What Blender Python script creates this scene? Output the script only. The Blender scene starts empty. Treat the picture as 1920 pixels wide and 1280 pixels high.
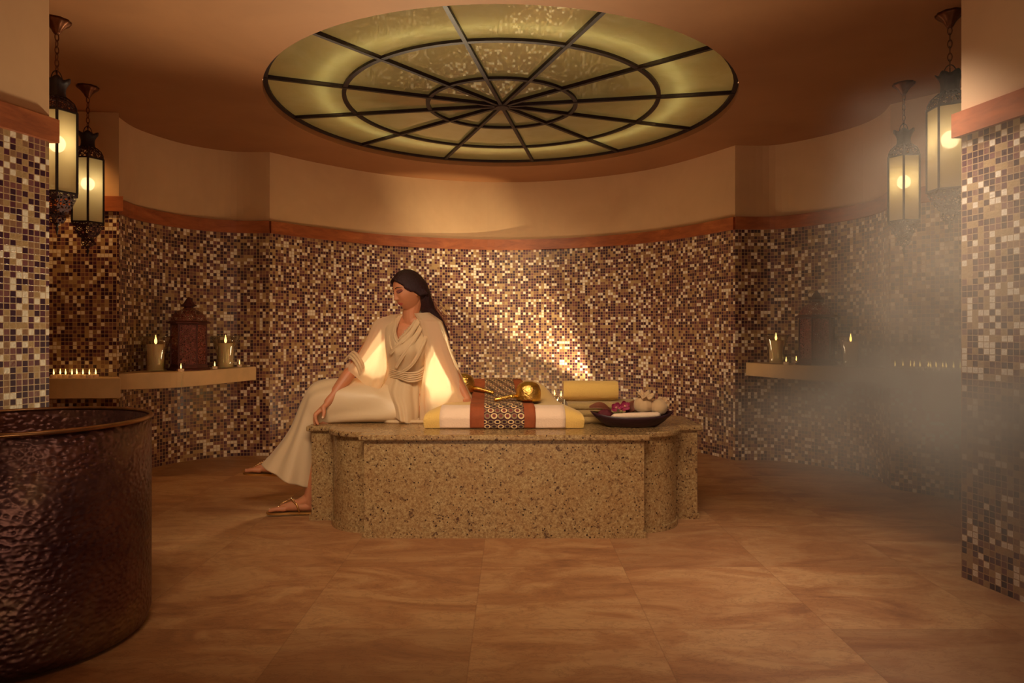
import bpy, bmesh, math, random
from mathutils import Vector, Matrix, noise
R = math.radians; PI = math.pi
random.seed(7)
scn = bpy.context.scene
col = scn.collection

# ------------------------------------------------------------------ camera, world, exposure, main lights
F = 1280.0; HY = 622.0                     # focal length and horizon row of the 1920x1280 frame, camera 1 m high
cd = bpy.data.cameras.new('camera'); cam = bpy.data.objects.new('camera', cd); col.objects.link(cam)
cam.location = (0, 0, 1.0); cam.rotation_euler = (R(90), 0, 0)
cd.lens = 24.0; cd.sensor_width = 36.0; cd.shift_y = -(640 - HY) / 1920.0; cd.clip_start = 0.05
scn.camera = cam
scn.view_settings.view_transform = 'Standard'; scn.view_settings.look = 'None'
scn.view_settings.gamma = 1.0; scn.view_settings.exposure = 0.0
try: scn.view_settings.use_curve_mapping = False
except Exception: pass
scn.cycles.max_bounces = 8; scn.cycles.diffuse_bounces = 4; scn.cycles.glossy_bounces = 3
scn.cycles.transparent_max_bounces = 16; scn.cycles.volume_bounces = 0; scn.cycles.volume_step_rate = 2.0
scn.cycles.caustics_reflective = False; scn.cycles.caustics_refractive = False
scn.cycles.sample_clamp_indirect = 3.0
w = bpy.data.worlds.new('world'); scn.world = w; w.use_nodes = True
w.node_tree.nodes['Background'].inputs[0].default_value = (0.30, 0.185, 0.20, 1)
w.node_tree.nodes['Background'].inputs[1].default_value = 0.24

def light(kind, name, loc, target, energy, color, **kw):
    l = bpy.data.lights.new(name, kind); l.energy = energy; l.color = color
    for k, v in kw.items(): setattr(l, k, v)
    o = bpy.data.objects.new(name, l); col.objects.link(o); o.location = loc
    o.rotation_euler = (Vector(target) - Vector(loc)).to_track_quat('-Z', 'Y').to_euler()
    return o
WARM = (1.0, 0.66, 0.30); GOLD = (1.0, 0.78, 0.40)
# lamp on the floor behind the slab, shining up through her dress
light('SPOT', 'back_lamp', (-0.42, 5.35, 0.30), (-0.50, 3.85, 0.80), 680, (1, .82, .48), spot_size=R(92), spot_blend=1.0, shadow_soft_size=0.12)
# lamp behind the slab grazing up the mosaic
light('SPOT', 'wall_lamp', (0.88, 6.24, 0.30), (0.20, 6.56, 1.15), 260, (1, .80, .42), spot_size=R(38), spot_blend=0.7, shadow_soft_size=0.02)
# ceiling downlights washing the middle of the back wall, the floor and the alcoves
light('SPOT', 'wall_wash', (-0.45, 4.9, 2.40), (-0.35, 6.6, 0.9), 70, (1, .76, .44), spot_size=R(95), spot_blend=1.0, shadow_soft_size=0.15)
light('SPOT', 'alcove_lamp', (-2.86, 4.15, 2.42), (-2.90, 4.45, 1.6), 20, (1, .50, .15), spot_size=R(80), spot_blend=0.8, shadow_soft_size=0.03)
light('SPOT', 'alcove_lamp', (2.66, 3.75, 2.42), (2.72, 3.95, 1.6), 12, (1, .55, .25), spot_size=R(80), spot_blend=0.8, shadow_soft_size=0.03)
light('SPOT', 'steam_fill', (1.55, 2.85, 2.40), (1.62, 2.55, 0.5), 190, (1, .84, .66), spot_size=R(80), spot_blend=1.0, shadow_soft_size=0.2)  # not a downlight of the room: added so that the steam catches light
# soft fill added out of sight behind the slab to brighten the ceiling
light('AREA', 'rear_fill', (0.0, 5.15, 0.10), (0.0, 5.6, 2.4), 16, (1, .74, .44), shape='RECTANGLE', size=1.2, size_y=0.25)
# two soft fills added out of view, for the slab front and the ceiling
light('AREA', 'front_fill', (-0.35, 1.45, 2.38), (-0.15, 3.8, 0.3), 20, (1, .76, .50), shape='RECTANGLE', size=1.4, size_y=0.6, spread=R(80))
light('AREA', 'ceiling_fill', (-0.1, -0.4, 0.5), (0, 4.2, 2.45), 8, (1, .70, .42), shape='RECTANGLE', size=1.6, size_y=0.6, spread=R(100))

# ------------------------------------------------------------------ helpers
def P(px, py, d): return Vector(((px - 960) / F * d, d, 1 + (HY - py) / F * d))
def lin(r, g, b):
    f = lambda c: ((c / 255 + .055) / 1.055) ** 2.4 if c > 10 else c / 255 / 12.92
    return (f(r), f(g), f(b), 1)
def tag(o, label=None, cat=None, group=None, kind=None):
    if label: o['label'] = label
    if cat: o['category'] = cat
    if group: o['group'] = group
    if kind: o['kind'] = kind
    return o
def empty(name, loc, label=None, cat=None, group=None, rz=0):
    o = bpy.data.objects.new(name, None); col.objects.link(o); o.location = loc; o.rotation_euler = (0, 0, rz)
    o.empty_display_size = .05
    return tag(o, label, cat, group)
class MB:
    """collects shapes and links them as one mesh object"""
    def __init__(s): s.v = []; s.f = []; s.m = []; s.uv = []
    def add(s, vs, fs, mi=0, uvs=None):
        n = len(s.v); s.v += [tuple(v) for v in vs]
        for k, f in enumerate(fs):
            s.f.append(tuple(i + n for i in f)); s.m.append(mi); s.uv.append(uvs[k] if uvs else None)
        return s
    def box(s, x0, x1, y0, y1, z0, z1, mi=0):
        vs = [(x, y, z) for x in (x0, x1) for y in (y0, y1) for z in (z0, z1)]
        return s.add(vs, [(0, 1, 3, 2), (4, 6, 7, 5), (0, 4, 5, 1), (2, 3, 7, 6), (0, 2, 6, 4), (1, 5, 7, 3)], mi)
    def bar(s, a, b, w, h=None, mi=0, up=(0, 0, 1)):
        a = Vector(a); b = Vector(b); h = h or w; t = (b - a).normalized()
        sx = t.cross(Vector(up))
        if sx.length < 1e-4: sx = t.cross(Vector((1, 0, 0)))
        sx.normalize(); sz = sx.cross(t)
        vs = [p + sx * i * w / 2 + sz * j * h / 2 for p in (a, b) for i, j in ((-1, -1), (1, -1), (1, 1), (-1, 1))]
        return s.add(vs, [(0, 3, 2, 1), (4, 5, 6, 7), (0, 1, 5, 4), (1, 2, 6, 5), (2, 3, 7, 6), (3, 0, 4, 7)], mi)
    def tube(s, pts, rad, n=8, mi=0, closed=False, cap=True):
        pts = [Vector(p) for p in pts]; N = len(pts)
        rad = rad if isinstance(rad, (list, tuple)) else [rad] * N
        ref = None; rings = []
        for i, p in enumerate(pts):
            if closed: t = pts[(i + 1) % N] - pts[i - 1]
            else: t = pts[min(i + 1, N - 1)] - pts[max(i - 1, 0)]
            t.normalize()
            if ref is None: ref = Vector((0, 0, 1)) if abs(t.z) < .9 else Vector((1, 0, 0))
            a = t.cross(ref); 
            if a.length < 1e-5: a = t.orthogonal()
            a.normalize(); b = a.cross(t); b.normalize(); ref = b
            rings.append([p + (a * math.cos(2 * PI * k / n) + b * math.sin(2 * PI * k / n)) * rad[i] for k in range(n)])
        vs = [v for r in rings for v in r]; fs = []
        for i in range(N if closed else N - 1):
            j = (i + 1) % N
            for k in range(n):
                fs.append((i * n + k, i * n + (k + 1) % n, j * n + (k + 1) % n, j * n + k))
        if cap and not closed:
            fs.append(tuple(range(n))[::-1]); fs.append(tuple((N - 1) * n + k for k in range(n)))
        return s.add(vs, fs, mi)
    def lathe(s, prof, c=(0, 0, 0), n=24, mi=0, rot=0, axis=None, flute=None):
        """prof: list of (r, z) bottom to top (or any run)"""
        M = Matrix.Identity(3)
        if axis is not None: M = Vector((0, 0, 1)).rotation_difference(Vector(axis)).to_matrix()
        c = Vector(c); vs = []; fs = []
        for (r, z) in prof:
            for k in range(n):
                a = 2 * PI * k / n + rot; rr = r * (1 + (flute[0] * math.cos(flute[1] * a) if flute else 0))
                vs.append(c + M @ Vector((rr * math.cos(a), rr * math.sin(a), z)))
        for i in range(len(prof) - 1):
            for k in range(n):
                fs.append((i * n + k, i * n + (k + 1) % n, (i + 1) * n + (k + 1) % n, (i + 1) * n + k))
        if prof[0][0] > 1e-6: fs.append(tuple(range(n))[::-1])
        if prof[-1][0] > 1e-6: fs.append(tuple((len(prof) - 1) * n + k for k in range(n)))
        return s.add(vs, fs, mi)
    def shell(s, prof, t, c=(0, 0, 0), n=32, mi=0, **k):
        """open vessel: outer profile then the same inset by t"""
        inner = [(max(r - t, 0.0005), z + (t if i == 0 else 0)) for i, (r, z) in enumerate(prof)][::-1]
        return s.lathe([(0.0004, prof[0][1])] + prof + inner + [(0.0004, prof[0][1] + t)], c, n, mi, **k)
    def ball(s, c, r, n=12, mi=0, sc=(1, 1, 1), M=None):
        c = Vector(c); vs = []; fs = []; m = n * 2
        for i in range(n + 1):
            th = PI * i / n
            for k in range(m):
                p = Vector((math.sin(th) * math.cos(2 * PI * k / m) * sc[0], math.sin(th) * math.sin(2 * PI * k / m) * sc[1], math.cos(th) * sc[2])) * r
                vs.append(c + (M @ p if M else p))
        for i in range(n):
            for k in range(m):
                fs.append((i * m + k, (i + 1) * m + k, (i + 1) * m + (k + 1) % m, i * m + (k + 1) % m))
        return s.add(vs, fs, mi)
    def loft(s, rings, mi=0, closed=True, cap0=True, cap1=True, uv=False):
        n = len(rings[0]); vs = [v for r in rings for v in r]; fs = []; us = []
        kk = n if closed else n - 1
        for i in range(len(rings) - 1):
            for k in range(kk):
                k2 = (k + 1) % n
                fs.append((i * n + k, i * n + k2, (i + 1) * n + k2, (i + 1) * n + k))
                if uv:
                    a0, a1 = k / (n - 1), (k + 1) / (n - 1); b0, b1 = i / (len(rings) - 1), (i + 1) / (len(rings) - 1)
                    us.append([(a0, b0), (a1, b0), (a1, b1), (a0, b1)])
        if closed and cap0: fs.append(tuple(range(n))[::-1]); us.append(None)
        if closed and cap1: fs.append(tuple((len(rings) - 1) * n + k for k in range(n))); us.append(None)
        return s.add(vs, fs, mi, us if uv else None)
    def prism(s, poly, z0, z1, mi=0):
        n = len(poly)
        vs = [(x, y, z0) for x, y in poly] + [(x, y, z1) for x, y in poly]
        return s.add(vs, [tuple(range(n))[::-1], tuple(range(n, 2 * n))] + [(i, (i + 1) % n, n + (i + 1) % n, n + i) for i in range(n)], mi)
    def build(s, name, mats, parent=None, smooth=False, bevel=0, bseg=2, loc=None, auto=None):
        me = bpy.data.meshes.new(name); o = bpy.data.objects.new(name, me); col.objects.link(o)
        V = s.v; off = Vector((0, 0, 0))
        if parent is None and loc is not None: off = Vector(loc)
        if parent is not None and loc == 'world':
            Mi = (Matrix.Translation(parent.location) @ Matrix.Rotation(parent.rotation_euler.z, 4, 'Z')).inverted()
            V = [tuple(Mi @ Vector(v)) for v in V]
        elif off.length: V = [tuple(Vector(v) - off) for v in V]; o.location = off
        me.from_pydata(V, [], s.f)
        for m in (mats if isinstance(mats, (list, tuple)) else [mats]): me.materials.append(m)
        me.polygons.foreach_set('material_index', s.m)
        if any(u is not None for u in s.uv):
            ul = me.uv_layers.new(name='UVMap')
            for p, u in zip(me.polygons, s.uv):
                if u:
                    for li, q in zip(p.loop_indices, u): ul.data[li].uv = q
        if smooth: me.polygons.foreach_set('use_smooth', [True] * len(me.polygons))
        me.update()
        bm = bmesh.new(); bm.from_mesh(me)
        if bevel:
            bmesh.ops.remove_doubles(bm, verts=bm.verts, dist=1e-5)
            es = [e for e in bm.edges if e.is_manifold and e.calc_face_angle(0) > .5]
            bmesh.ops.bevel(bm, geom=es, offset=bevel, segments=bseg, affect='EDGES', profile=.5)
        bmesh.ops.recalc_face_normals(bm, faces=bm.faces)
        bm.to_mesh(me); bm.free()
        if auto is not None:
            for e in me.edges: pass
            me.polygons.foreach_set('use_smooth', [True] * len(me.polygons))
            bm = bmesh.new(); bm.from_mesh(me)
            for e in bm.edges:
                e.smooth = not (e.is_manifold and e.calc_face_angle(0) > R(auto))
            bm.to_mesh(me); bm.free()
        if parent is not None: o.parent = parent
        return o
def copy_tree(o, parent=None):
    c = o.copy(); col.objects.link(c); c.parent = parent
    for ch in list(o.children): copy_tree(ch, c)
    return c

# ------------------------------------------------------------------ materials
class NT:
    def __init__(s, name):
        s.m = bpy.data.materials.new(name); s.m.use_nodes = True; s.t = s.m.node_tree
        s.bsdf = s.t.nodes['Principled BSDF']; s.out = s.t.nodes['Material Output']
    def n(s, typ, **kw):
        nd = s.t.nodes.new(typ)
        for k, v in kw.items(): setattr(nd, k, v)
        return nd
    def l(s, a, b): s.t.links.new(a, b)
    def val(s, sock, v):
        if hasattr(v, 'links'): s.l(v, sock)
        else: sock.default_value = v
    def math(s, op, a, b=None, c=None, clamp=False):
        nd = s.n('ShaderNodeMath', operation=op, use_clamp=clamp); s.val(nd.inputs[0], a)
        if b is not None: s.val(nd.inputs[1], b)
        if c is not None: s.val(nd.inputs[2], c)
        return nd.outputs[0]
    def ramp(s, fac, stops, interp='LINEAR'):
        nd = s.n('ShaderNodeValToRGB'); cr = nd.color_ramp; cr.interpolation = interp
        while len(cr.elements) < len(stops): cr.elements.new(.5)
        for e, (p, c) in zip(cr.elements, stops): e.position = p; e.color = c
        s.l(fac, nd.inputs[0]); return nd.outputs[0]
    def noise(s, vec, scale, detail=4, rough=.55, dist=0):
        nd = s.n('ShaderNodeTexNoise'); nd.inputs['Scale'].default_value = scale; nd.inputs['Detail'].default_value = detail
        nd.inputs['Roughness'].default_value = rough; nd.inputs['Distortion'].default_value = dist
        if vec is not None: s.l(vec, nd.inputs['Vector'])
        return nd.outputs[0]
    def mix(s, fac, a, b, bt='MIX'):
        nd = s.n('ShaderNodeMix', data_type='RGBA', blend_type=bt); s.val(nd.inputs[0], fac); s.val(nd.inputs[6], a); s.val(nd.inputs[7], b)
        return nd.outputs[2]
    def bump(s, h, strength=.3, dist=.01):
        nd = s.n('ShaderNodeBump'); nd.inputs['Strength'].default_value = strength; nd.inputs['Distance'].default_value = dist
        s.l(h, nd.inputs['Height']); s.l(nd.outputs[0], s.bsdf.inputs['Normal']); return nd.outputs[0]
    def obj(s): return s.n('ShaderNodeTexCoord').outputs['Object']
    def uv(s): return s.n('ShaderNodeTexCoord').outputs['UV']
    def mapping(s, vec, scale=(1, 1, 1), rot=(0, 0, 0), loc=(0, 0, 0)):
        nd = s.n('ShaderNodeMapping'); s.l(vec, nd.inputs[0]); nd.inputs['Scale'].default_value = scale
        nd.inputs['Rotation'].default_value = rot; nd.inputs['Location'].default_value = loc; return nd.outputs[0]
def simple(name, c, rough=.5, metal=0, var=0, scale=20, bump=0, spec=.5, bscale=None, stretch=(1, 1, 1), **kw):
    t = NT(name); b = t.bsdf; b.inputs['Roughness'].default_value = rough; b.inputs['Metallic'].default_value = metal
    b.inputs['Specular IOR Level'].default_value = spec
    b.inputs['Base Color'].default_value = c
    if var or bump:
        v = t.mapping(t.obj(), stretch); nz = t.noise(v, scale)
        if var:
            lo = tuple(x * (1 - var) for x in c[:3]) + (1,); hi = tuple(min(1, x * (1 + var)) for x in c[:3]) + (1,)
            t.l(t.ramp(nz, [(.3, lo), (.7, hi)]), b.inputs['Base Color'])
        if bump: t.bump(t.noise(v, bscale or scale * 2), bump, .005)
    for k, v in kw.items(): b.inputs[k].default_value = v
    return t.m
def emitter(name, c, s):
    t = NT(name); e = t.n('ShaderNodeEmission'); e.inputs[0].default_value = c; e.inputs[1].default_value = s
    t.l(e.outputs[0], t.out.inputs[0]); return t.m

def mosaic_mat():
    t = NT('mosaic'); uv = t.uv()
    sp = t.n('ShaderNodeSeparateXYZ'); t.l(uv, sp.inputs[0])
    fl = t.n('ShaderNodeVectorMath', operation='FLOOR'); t.l(uv, fl.inputs[0])
    wn = t.n('ShaderNodeTexWhiteNoise', noise_dimensions='2D'); t.l(fl.outputs[0], wn.inputs['Vector'])
    fx = t.math('ABSOLUTE', t.math('SUBTRACT', t.math('FRACT', sp.outputs[0]), .5))
    fy = t.math('ABSOLUTE', t.math('SUBTRACT', t.math('FRACT', sp.outputs[1]), .5))
    e = t.math('MAXIMUM', fx, fy); tile = t.math('LESS_THAN', e, .435)
    c = t.ramp(wn.outputs['Value'], [(0, lin(42, 14, 44)), (.28, lin(84, 42, 60)), (.42, lin(120, 76, 78)), (.52, lin(146, 110, 82)),
                                     (.62, lin(178, 148, 106)), (.76, lin(126, 88, 82)), (.83, lin(244, 232, 214))], 'CONSTANT')
    nz = t.noise(uv, 2.3, 2)
    c = t.mix(t.math('MULTIPLY', nz, .35), c, lin(90, 40, 50))
    c = t.mix(tile, lin(174, 140, 100), c)
    t.l(c, t.bsdf.inputs['Base Color'])
    t.l(t.math('ADD', t.math('MULTIPLY', tile, -.32), .6), t.bsdf.inputs['Roughness'])
    h = t.math('ADD', t.math('MULTIPLY', tile, .5), t.math('MULTIPLY', t.math('MULTIPLY', nz, wn.outputs['Value']), 1.2))
    t.bump(h, .35, .004)
    return t.m
def granite_mat():
    t = NT('granite'); v = t.obj()
    n1 = t.noise(v, 9, 6, .7); n2 = t.noise(v, 85, 5, .8); n3 = t.noise(v, 34, 6, .8, .8)
    base = t.ramp(n2, [(.30, lin(84, 54, 40)), (.46, lin(146, 116, 78)), (.62, lin(184, 158, 112)), (.75, lin(206, 182, 138))])
    base = t.mix(t.ramp(n1, [(.35, (0, 0, 0, 1)), (.65, (.45, .45, .45, 1))]), base, lin(150, 108, 66))
    dk = t.ramp(n3, [(.565, (0, 0, 0, 1)), (.62, (1, 1, 1, 1))])
    base = t.mix(t.math('MULTIPLY', dk, .85), base, lin(62, 30, 26))
    vo = t.n('ShaderNodeTexVoronoi'); t.l(v, vo.inputs['Vector']); vo.inputs['Scale'].default_value = 42
    sp = t.math('LESS_THAN', t.math('ADD', vo.outputs['Distance'], t.math('MULTIPLY', n1, .35)), .34)
    base = t.mix(t.math('MULTIPLY', sp, .9), base, lin(38, 14, 20))
    t.l(base, t.bsdf.inputs['Base Color']); t.bsdf.inputs['Roughness'].default_value = .22
    t.bump(n2, .06, .002)
    return t.m
def floor_mat():
    t = NT('sandstone_floor'); v = t.obj(); sp = t.n('ShaderNodeSeparateXYZ'); t.l(v, sp.inputs[0])
    gx = t.math('DIVIDE', t.math('ADD', sp.outputs[0], .15 + 6.0), .602); gy = t.math('DIVIDE', t.math('ADD', sp.outputs[1], -2.298 + 6.1), .61)
    cb = t.n('ShaderNodeCombineXYZ'); t.l(t.math('FLOOR', gx), cb.inputs[0]); t.l(t.math('FLOOR', gy), cb.inputs[1])
    wn = t.n('ShaderNodeTexWhiteNoise', noise_dimensions='2D'); t.l(cb.outputs[0], wn.inputs['Vector'])
    # each slab has its own piece of veined stone
    off = t.n('ShaderNodeVectorMath', operation='MULTIPLY_ADD'); t.l(wn.outputs['Color'], off.inputs[0]); off.inputs[1].default_value = (7, 7, 3); t.l(v, off.inputs[2])
    mp = t.mapping(off.outputs[0], (1.2, 3.0, 1), (0, 0, R(35)))
    n1 = t.noise(mp, 1.6, 7, .62, 1.2); n2 = t.noise(mp, 7, 6, .7, .8)
    c = t.ramp(n1, [(.25, lin(122, 78, 52)), (.45, lin(162, 112, 72)), (.6, lin(182, 138, 94)), (.8, lin(144, 94, 58))])
    c = t.mix(t.ramp(n2, [(.47, (0, 0, 0, 1)), (.5, (.35, .35, .35, 1)), (.53, (0, 0, 0, 1))]), c, lin(100, 58, 38))
    c = t.mix(t.ramp(wn.outputs['Value'], [(.0, (0, 0, 0, 1)), (.7, (.05, .05, .05, 1)), (1, (.55, .55, .55, 1))]), c, lin(120, 76, 48))
    ex = t.math('ABSOLUTE', t.math('SUBTRACT', t.math('FRACT', gx), .5)); ey = t.math('ABSOLUTE', t.math('SUBTRACT', t.math('FRACT', gy), .5))
    jt = t.math('GREATER_THAN', t.math('MAXIMUM', ex, ey), .4965)
    c = t.mix(t.math('MULTIPLY', jt, .3), c, lin(110, 70, 45))
    t.l(c, t.bsdf.inputs['Base Color'])
    t.l(t.math('ADD', t.math('MULTIPLY', n2, .25), .34), t.bsdf.inputs['Roughness'])
    t.bump(t.math('SUBTRACT', n2, t.math('MULTIPLY', jt, .5)), .12, .006)
    return t.m
def plaster_mat(name, c0, c1):
    t = NT(name); v = t.obj(); n = t.noise(v, 1.7, 5, .6, .5)
    t.l(t.ramp(n, [(.3, c0), (.7, c1)]), t.bsdf.inputs['Base Color']); t.bsdf.inputs['Roughness'].default_value = .75
    t.bump(t.noise(v, 60, 3), .05, .002); return t.m
def trim_mat():
    t = NT('red_sandstone_trim'); u = t.uv(); sp = t.n('ShaderNodeSeparateXYZ'); t.l(u, sp.inputs[0])
    seg = t.math('FLOOR', t.math('DIVIDE', sp.outputs[0], 9.0))
    wn = t.n('ShaderNodeTexWhiteNoise', noise_dimensions='1D'); t.l(seg, wn.inputs['W'])
    mp = t.mapping(t.obj(), (2, 2, 9)); n = t.noise(mp, 2.5, 6, .65, .5)
    c = t.ramp(n, [(.3, lin(122, 60, 34)), (.6, lin(168, 92, 52)), (.8, lin(184, 116, 70))])
    c = t.mix(t.math('MULTIPLY', wn.outputs['Value'], .35), c, lin(136, 70, 44))
    t.l(c, t.bsdf.inputs['Base Color']); t.bsdf.inputs['Roughness'].default_value = .45; return t.m
M_ = {}
M_['mosaic'] = mosaic_mat(); M_['granite'] = granite_mat(); M_['floor'] = floor_mat(); M_['trim'] = trim_mat()
M_['plaster'] = plaster_mat('tan_plaster', lin(196, 158, 122), lin(210, 172, 134))
M_['ceil'] = plaster_mat('brown_ceiling_paint', lin(138, 90, 54), lin(150, 100, 62))
M_['ledge'] = simple('honed_limestone', lin(218, 184, 138), .5, 0, .12, 6, .06)
M_['iron'] = simple('dark_wrought_iron', lin(34, 14, 20), .55, .3, .3, 60, .1)
M_['brass'] = simple('hammered_brass', lin(240, 196, 104), .2, 1, .12, 30, .9, bscale=90)
M_['bronze'] = simple('aged_bronze_canopy', lin(96, 50, 22), .42, .7, .2, 30)
def copper_mat():
    t = NT('hammered_copper'); v = t.obj()
    vo = t.n('ShaderNodeTexVoronoi', feature='SMOOTH_F1'); t.l(t.mapping(v, (1, 1, 1.3)), vo.inputs['Vector']); vo.inputs['Scale'].default_value = 58
    n1 = t.noise(v, 4, 5, .6)
    t.l(t.ramp(n1, [(.3, lin(74, 46, 54)), (.55, lin(118, 84, 76)), (.75, lin(156, 130, 96))]), t.bsdf.inputs['Base Color'])
    t.bsdf.inputs['Metallic'].default_value = .9
    t.l(t.math('ADD', t.math('MULTIPLY', n1, .3), .26), t.bsdf.inputs['Roughness'])
    t.bump(vo.outputs['Distance'], .7, .008); return t.m
M_['copper'] = copper_mat()
M_['copper_rim'] = simple('worn_copper_rim', lin(150, 108, 70), .35, .9, .2, 20)
def pierced_mat(name, c, scale, thr, metal=.5):
    t = NT(name); b = t.bsdf; b.inputs['Base Color'].default_value = c; b.inputs['Metallic'].default_value = metal; b.inputs['Roughness'].default_value = .5
    vo = t.n('ShaderNodeTexVoronoi', feature='DISTANCE_TO_EDGE'); t.l(t.obj(), vo.inputs['Vector']); vo.inputs['Scale'].default_value = scale
    a = t.math('LESS_THAN', vo.outputs['Distance'], thr)
    t.l(t.ramp(vo.outputs['Distance'], [(.0, tuple(min(1, q * 2.6) for q in c[:3]) + (1,)), (thr * .5, c), (thr, tuple(q * .35 for q in c[:3]) + (1,))]), b.inputs['Base Color'])
    t.l(a, b.inputs['Alpha']); return t.m
M_['pierced'] = pierced_mat('pierced_iron', lin(52, 26, 30), 62, .13)
M_['filigree'] = pierced_mat('rust_red_filigree', lin(112, 56, 48), 78, .14, .2)
def frosted_mat():
    t = NT('frosted_glass'); t.t.nodes.remove(t.bsdf)
    tl = t.n('ShaderNodeBsdfTranslucent'); tl.inputs[0].default_value = (.85, .74, .50, 1)
    df = t.n('ShaderNodeBsdfDiffuse'); df.inputs[0].default_value = (.62, .50, .32, 1)
    m1 = t.n('ShaderNodeMixShader'); m1.inputs[0].default_value = .40; t.l(tl.outputs[0], m1.inputs[1]); t.l(df.outputs[0], m1.inputs[2])
    tr = t.n('ShaderNodeBsdfTransparent'); m2 = t.n('ShaderNodeMixShader'); m2.inputs[0].default_value = .22
    t.l(m1.outputs[0], m2.inputs[1]); t.l(tr.outputs[0], m2.inputs[2]); t.l(m2.outputs[0], t.out.inputs[0]); return t.m
M_['frost'] = frosted_mat()
M_['bulb'] = emitter('glowing_bulb', (1, .82, .46, 1), 15)
def clear_glass():
    t = NT('clear_glass'); t.t.nodes.remove(t.bsdf)
    g = t.n('ShaderNodeBsdfGlossy'); g.inputs['Roughness'].default_value = .04; tr = t.n('ShaderNodeBsdfTransparent'); tr.inputs[0].default_value = (.97, .95, .90, 1)
    lw = t.n('ShaderNodeLayerWeight'); lw.inputs[0].default_value = .5; k = t.math('MULTIPLY_ADD', t.math('POWER', lw.outputs['Facing'], 2.5), .7, .10)
    m = t.n('ShaderNodeMixShader'); t.l(k, m.inputs[0]); t.l(tr.outputs[0], m.inputs[1]); t.l(g.outputs[0], m.inputs[2]); t.l(m.outputs[0], t.out.inputs[0]); return t.m
M_['glass'] = clear_glass()
M_['wax'] = simple('ivory_wax', lin(255, 230, 186), .45, 0, .04, 10, **{'Subsurface Weight': .35, 'Subsurface Scale': .03})
M_['twax'] = simple('white_wax', lin(250, 220, 190), .45)
M_['flame'] = emitter('candle_flame', (1, .58, .14, 1), 5)
M_['wick'] = simple('charred_wick', lin(30, 18, 12), .9)
def diffuser_mat():
    t = NT('satin_glass_diffuser'); t.t.nodes.remove(t.bsdf); v = t.obj()
    n = t.noise(t.mapping(v, (1, 1, 1)), 5, 5, .6, .8)
    tl = t.n('ShaderNodeBsdfTranslucent'); t.l(t.ramp(n, [(.3, (.82, .72, .42, 1)), (.7, (.92, .84, .54, 1))]), tl.inputs[0])
    df = t.n('ShaderNodeBsdfDiffuse'); df.inputs[0].default_value = (.22, .17, .10, 1)
    m1 = t.n('ShaderNodeMixShader'); m1.inputs[0].default_value = .35; t.l(tl.outputs[0], m1.inputs[1]); t.l(df.outputs[0], m1.inputs[2])
    g = t.n('ShaderNodeBsdfGlossy'); g.inputs['Roughness'].default_value = .012
    fr = t.n('ShaderNodeFresnel'); fr.inputs[0].default_value = 2.1
    m = t.n('ShaderNodeMixShader'); t.l(fr.outputs[0], m.inputs[0]); t.l(m1.outputs[0], m.inputs[1]); t.l(g.outputs[0], m.inputs[2]); t.l(m.outputs[0], t.out.inputs[0]); return t.m
M_['diffuser'] = diffuser_mat()
M_['ringlamp'] = emitter('ring_lamp', (1, .92, .64, 1), 105.0)
M_['cavity'] = simple('white_cavity_paint', lin(100, 76, 52), .8)
def cloth_mat(name, c, trans=.25, rough=.8, wr=.4, sc=14, stretch=(1, 1, 1)):
    t = NT(name); t.bsdf.inputs['Base Color'].default_value = c; t.bsdf.inputs['Roughness'].default_value = rough
    t.bsdf.inputs['Sheen Weight'].default_value = .3
    nrm = t.bump(t.noise(t.mapping(t.obj(), stretch), sc, 4, .5, .6), wr, .01)
    if trans:
        tl = t.n('ShaderNodeBsdfTranslucent'); tl.inputs[0].default_value = c; m = t.n('ShaderNodeMixShader'); m.inputs[0].default_value = trans
        t.l(t.bsdf.outputs[0], m.inputs[1]); t.l(tl.outputs[0], m.inputs[2]); t.l(m.outputs[0], t.out.inputs[0])
    return t.m
M_['satin'] = cloth_mat('cream_satin', lin(232, 204, 164), .18, .42, .25, 9)
M_['bodice'] = cloth_mat('cream_jersey', lin(236, 208, 166), .35, .7, .35, 12)
M_['towel'] = cloth_mat('butter_yellow_towel', lin(232, 190, 104), 0, .95, .5, 160)
M_['towel2'] = cloth_mat('olive_beige_towel', lin(176, 146, 92), 0, .95, .5, 160)
M_['white'] = cloth_mat('white_cotton', lin(238, 206, 178), 0, .9, .3, 120)
M_['suede'] = simple('rust_suede', lin(150, 74, 36), .85, 0, .25, 14, .15)
def sheer_mat():
    t = NT('sheer_chiffon'); t.t.nodes.remove(t.bsdf)
    c = (.93, .78, .56, 1)
    df = t.n('ShaderNodeBsdfDiffuse'); df.inputs[0].default_value = c; tl = t.n('ShaderNodeBsdfTranslucent'); tl.inputs[0].default_value = c
    m1 = t.n('ShaderNodeMixShader'); m1.inputs[0].default_value = .6; t.l(df.outputs[0], m1.inputs[1]); t.l(tl.outputs[0], m1.inputs[2])
    tr = t.n('ShaderNodeBsdfTransparent'); m2 = t.n('ShaderNodeMixShader'); m2.inputs[0].default_value = .16
    t.l(m1.outputs[0], m2.inputs[1]); t.l(tr.outputs[0], m2.inputs[2]); t.l(m2.outputs[0], t.out.inputs[0]); return t.m
M_['sheer'] = sheer_mat()
M_['skin'] = simple('warm_skin', lin(196, 128, 90), .5, 0, .06, 12, **{'Subsurface Weight': .15, 'Subsurface Scale': .01})
M_['lips'] = simple('rose_lips', lin(184, 84, 72), .4)
M_['shadow_lid'] = simple('brown_eyelid_makeup', lin(124, 66, 58), .5)
M_['hair'] = simple('dark_brown_hair', lin(46, 20, 24), .5, 0, .5, 30, .7, spec=.3, bscale=40, stretch=(9, 9, .8))
M_['hairlit'] = simple('backlit_strands', lin(120, 66, 34), .4)  # lit copy of the hair, the backlight put into its lighter colour
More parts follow.
